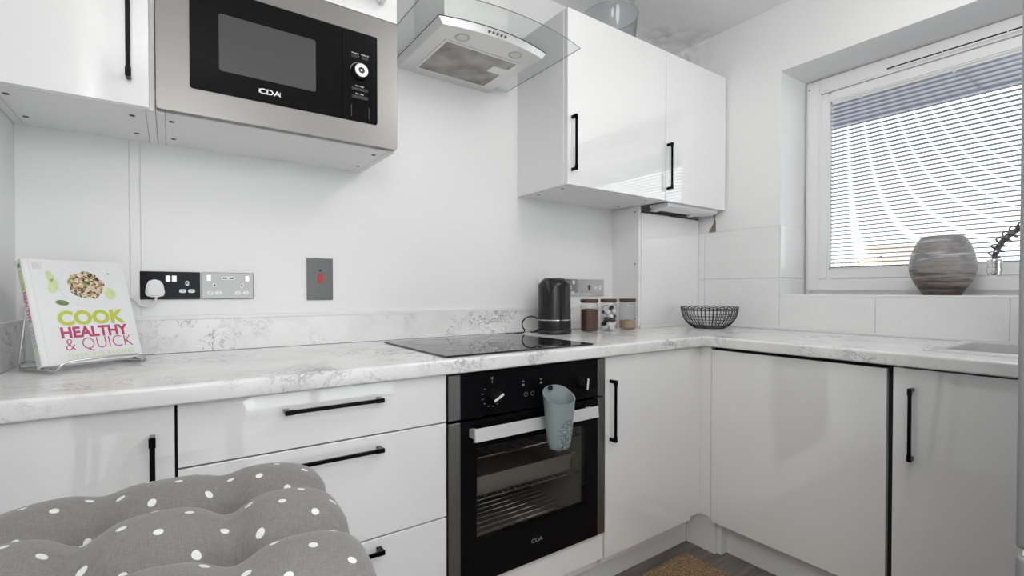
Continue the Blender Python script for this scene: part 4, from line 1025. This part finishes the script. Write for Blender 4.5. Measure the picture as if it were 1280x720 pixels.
bk.addl('logo_frame', boxes([(0.0165,0.0325,-0.0003,0,BH-0.0240,BH-0.0235),(0.0165,0.0325,-0.0003,0,BH-0.0105,BH-0.0100),(0.0165,0.0170,-0.0003,0,BH-0.024,BH-0.010),(0.0320,0.0325,-0.0003,0,BH-0.024,BH-0.010)]), M_ltgrey)
def disc(cx, cz, rx, rz, y, th=0.0002, n=40, rot=0, wob=0.0):
    pts = []
    for k in range(n):
        a = 2*PI*k/n; w_ = 1 + wob*math.sin(5*a+1) + wob*0.7*math.sin(9*a)
        x_, z_ = rx*w_*math.cos(a), rz*w_*math.sin(a)
        pts.append((cx + x_*math.cos(rot) - z_*math.sin(rot), cz + x_*math.sin(rot) + z_*math.cos(rot)))
    return prism(bmesh.new(), pts, 'y', y-th, y)
pcx, pcz = 0.1125, 0.190
bk.addl('plate_print', disc(pcx, pcz, 0.0550, 0.0540, -0.0001), M_plate)
bk.addl('plate_print', disc(pcx, pcz, 0.0535, 0.0525, -0.0003, 0.0001), M_paper)
bk.addl('noodle_print', disc(pcx, pcz+0.002, 0.0370, 0.0345, -0.0004, 0.0002, 60, 0, 0.05), M_noodle)
bk.addl('lime_slice_print', disc(0.047, 0.190, 0.009, 0.019, -0.0002, rot=-0.25), M_limepale)
bk.addl('lime_slice_print', disc(0.044, 0.214, 0.007, 0.013, -0.0002, rot=0.15), M_limepale)
bk.addl('lime_slice_print', disc(0.160, 0.170, 0.0125, 0.0145, -0.0005), M_limepale)
bk.addl('leaf_print', disc(0.0575, 0.148, 0.0125, 0.0065, -0.0005, rot=-0.2), M_leaf)
bk.addl('leaf_print', disc(0.164, 0.223, 0.0035, 0.0015, -0.0003, rot=-0.5), M_leaf)
SPM = Matrix(((0,0,-1,0),(-1,0,0,0),(0,1,0,0),(0,0,0,1)))      # XY text plane -> spine face (normal -X), upright
def spine_txt(s, size, zc, mat, bold, sx=1.0):
    bm = text(s, size, bold, 0.00015, sx); tform(bm, Matrix.Translation((0,-size*0.34,0)))
    tform(bm, Matrix.Rotation(-PI/2, 4, 'Z')); tform(bm, Matrix.Translation((-0.0024, BT/2, zc)) @ SPM)
    bk.addl('spine_lettering', bm, mat, spn)
spine_txt('COOK', 0.0165, 0.205, M_lime, 0.0006); spine_txt('HEALTHY', 0.0165, 0.142, M_mag, 0.0004); spine_txt('& QUICK', 0.0165, 0.078, M_spgrey, 0.0)
spine_txt('DK', 0.009, 0.013, M_ltgrey, 0)
bk.addl('spine_print', box(-0.0025, -0.0022, 0.005, 0.016, 0.236, 0.246, 0.0001, 1), M_leaf, spn)
bk.addl('spine_print', box(-0.0025, -0.0022, 0.005, 0.016, 0.028, 0.042, 0.0001, 1), M_limepale, spn)

st = Thing('book_stand', 'silver wire cookbook stand on the worktop under the white book', 'book stand', (bkloc.x, bkloc.y, ZT), by_)
W3 = 0.0026
base_z = 0.0032; lipy = -0.030
bm = bmesh.new()
tube(bm, [(0.004,0.03,0.011),(0.002,-0.006,0.009),(0.004,-0.024,0.006),(0.008,-0.034,0.010),(0.016,-0.038,0.022),(0.03,-0.0375,0.026),(0.10,-0.041,0.029),(0.165,-0.0375,0.026),(0.180,-0.038,0.022),(0.188,-0.034,0.010),(0.192,-0.024,0.006),(0.194,-0.006,0.009),(0.192,0.03,0.011)], W3, 8)
st.addl('front_lip', bm, M_wire, smooth=True)
for sx in (0.004, 0.192):
    bm = bmesh.new(); q = 1 if sx < 0.1 else -1
    tube(bm, [(sx,0.03,0.011),(sx,0.034,0.03),(sx+q*0.006,0.034+0.052,0.17),(sx+q*0.03,0.034+0.060,0.195)], W3, 8); st.addl('back_support', bm, M_wire, smooth=True)
bm = bmesh.new(); tube(bm, [(0.034,0.094,0.195),(0.098,0.096,0.199),(0.162,0.094,0.195)], W3, 8); st.addl('cross_bar', bm, M_wire, smooth=True)
bm = bmesh.new(); tube(bm, [(0.012,0.088,0.175),(0.012,0.105,0.10),(0.010,0.122,0.02),(0.014,0.126,0.005),(0.05,0.124,base_z),(0.15,0.124,base_z),(0.182,0.126,0.005),(0.186,0.122,0.02),(0.184,0.105,0.10),(0.184,0.088,0.175)], W3, 8); st.addl('rear_leg', bm, M_wire, smooth=True)
for sx in (0.006, 0.19):
    bm = bmesh.new(); tube(bm, [(sx,-0.024,base_z+0.002),(sx,0.03,base_z),(sx,0.08,base_z),(sx*0.94+0.006,0.122,base_z)], W3, 8); st.addl('base_wire', bm, M_wire, smooth=True)

# ------------------------------------------------------------------ bar stool with tufted cushion
CXc, CYc, CZ = -0.622, -0.535, 0.742
stl = Thing('bar_stool', 'black framed stool standing under the polka dot cushion', 'stool', (CXc, CYc, 0))
stl.addl('seat', prism(bmesh.new(), rrect(-0.185,0.185,-0.185,0.185,0.03), 'z', CZ-0.022, CZ-0.002), M_black)
for sx in (-1, 1):
    for sy in (-1, 1):
        bm = bmesh.new(); tube(bm, [(sx*0.16,sy*0.16,CZ-0.022),(sx*0.21,sy*0.21,0.0)], 0.012, 10); stl.addl('leg', bm, M_black, smooth=True)
bm = bmesh.new(); tube(bm, [(0.192*a,0.192*b,0.27) for a, b in ((-1,-1),(1,-1),(1,1),(-1,1))], 0.008, 8, True); stl.addl('footrest', bm, M_black, smooth=True)

cu = Thing('seat_cushion', 'grey cushion with white polka dots and tufted dimples on the stool', 'cushion', (CXc, CYc, CZ), math.radians(-3))
HW, NG = 0.192, 96
TS = 0.066
tufts = [(-TS,-TS),(TS,-TS),(-TS,TS),(TS,TS)]
bm = bmesh.new(); uvl = bm.loops.layers.uv.new('UVMap')
def cush(i, j, topside):
    a, b = -1 + 2*i/NG, -1 + 2*j/NG
    # edge pulled in a little where the seams run out, corners rounded
    x, y = a*HW, b*HW
    gx = math.exp(-((abs(x)-TS)/0.022)**2); gy = math.exp(-((abs(y)-TS)/0.024)**2)
    ea, eb = abs(a), abs(b)
    rx = 1 - 0.035*eb**6 - 0.030*gy*ea**3; ry = 1 - 0.035*ea**6 - 0.030*gx*eb**3
    env = max(0.0, (1-ea**5))**0.42 * max(0.0, (1-eb**5))**0.42
    if topside:
        q = 0.024 + 0.034*(1-0.50*gx*(1-0.7*eb**2))*(1-0.62*gy)
        td = min(math.hypot(x-tx, y-ty) for tx, ty in tufts)
        z = 0.028 + env*(q) - env*0.028*math.exp(-(td/0.016)**2) - 0.010*env*math.exp(-(td/0.05)**2)
    else:
        z = 0.028 - 0.027*env
    return Vector((x*rx, y*ry, z)), (x, y)
vt = {}; vb = {}
for i in range(NG+1):
    for j in range(NG+1):
        p, q = cush(i, j, True); vt[i,j] = (bm.verts.new(p), q)
        if i in (0,NG) or j in (0,NG): vb[i,j] = vt[i,j]
        else:
            p, q = cush(i, j, False); vb[i,j] = (bm.verts.new(p), q)
for S, fl in ((vt,False),(vb,True)):
    for i in range(NG):
        for j in range(NG):
            q = [S[i,j], S[i+1,j], S[i+1,j+1], S[i,j+1]]
            if fl: q = q[::-1]
            f = bm.faces.new([k[0] for k in q])
            for lp_, k in zip(f.loops, q): lp_[uvl].uv = k[1]
cu.addl('pad', bm, M_fabric, smooth=True)
bpy.data.objects['pad'].data.polygons.foreach_set('use_smooth', [True]*len(bpy.data.objects['pad'].data.polygons))
for tx, ty in tufts:
    z = cush(round((tx/HW+1)/2*NG), round((ty/HW+1)/2*NG), True)[0].z
    cu.addl('tuft_stitch', box(tx-0.004, tx+0.004, ty-0.001, ty+0.001, z-0.002, z+0.0015, 0.0005, 1), M_white)

# ------------------------------------------------------------------ fridge edge at the right
fr_ = Thing('fridge_freezer', 'tall steel grey fridge freezer cutting the right edge of the picture', 'fridge', (0.79,-1.35,0))
fx0, fx1 = 0.492, 1.09
fr_.add('cabinet', box(fx0+0.003, fx1-0.003, -1.66, -1.07, 0.02, 1.86, 0.004), M_fridge)
d = fr_.add('upper_door', box(fx0, fx1, -1.064, -1.0, 0.655, 1.86, 0.010, 4), M_fridge, smooth=True)
d2 = fr_.add('lower_door', box(fx0, fx1, -1.064, -1.0, 0.03, 0.645, 0.010, 4), M_fridge, smooth=True)
fr_.add('door_seal', boxes([(fx0+0.01,fx1-0.01,-1.071,-1.064,0.66,1.85),(fx0+0.01,fx1-0.01,-1.071,-1.064,0.04,0.64)]), M_black)
fr_.add('hinge', box(fx0+0.006, fx0+0.05, -1.05, -1.008, 0.6455, 0.6545), M_white)
for sx in (fx0+0.05, fx1-0.05):
    for sy in (-1.6, -1.12):
        c_ = bmesh.new(); cyl(c_, (sx,sy,0), (sx,sy,0.022), 0.015, 12); fr_.add('foot', c_, M_black)

# ------------------------------------------------------------------ jute mat
dm = Thing('door_mat', 'rough brown jute mat lying on the floor in the corner', 'mat', (0.75,-0.27,0.0))
bm = bmesh.new(); nx, ny = 90, 70; g = {}
x0, x1, y0, y1 = 0.42, 1.09, -0.55, 0.028
for i in range(nx+1):
    for j in range(ny+1):
        x = x0+(x1-x0)*i/nx; y = y0+(y1-y0)*j/ny
        if i in (0,nx) or j in (0,ny): x += random.uniform(-0.004,0.004); y += random.uniform(-0.004,0.004); z = 0.0008
        else: z = 0.010 + random.uniform(0,0.004) + 0.002*math.sin(y*300)
        g[i,j] = bm.verts.new((x,y,z))
for i in range(nx):
    for j in range(ny): bm.faces.new((g[i,j],g[i+1,j],g[i+1,j+1],g[i,j+1]))
dm.add('weave', bm, M_jute, smooth=True)
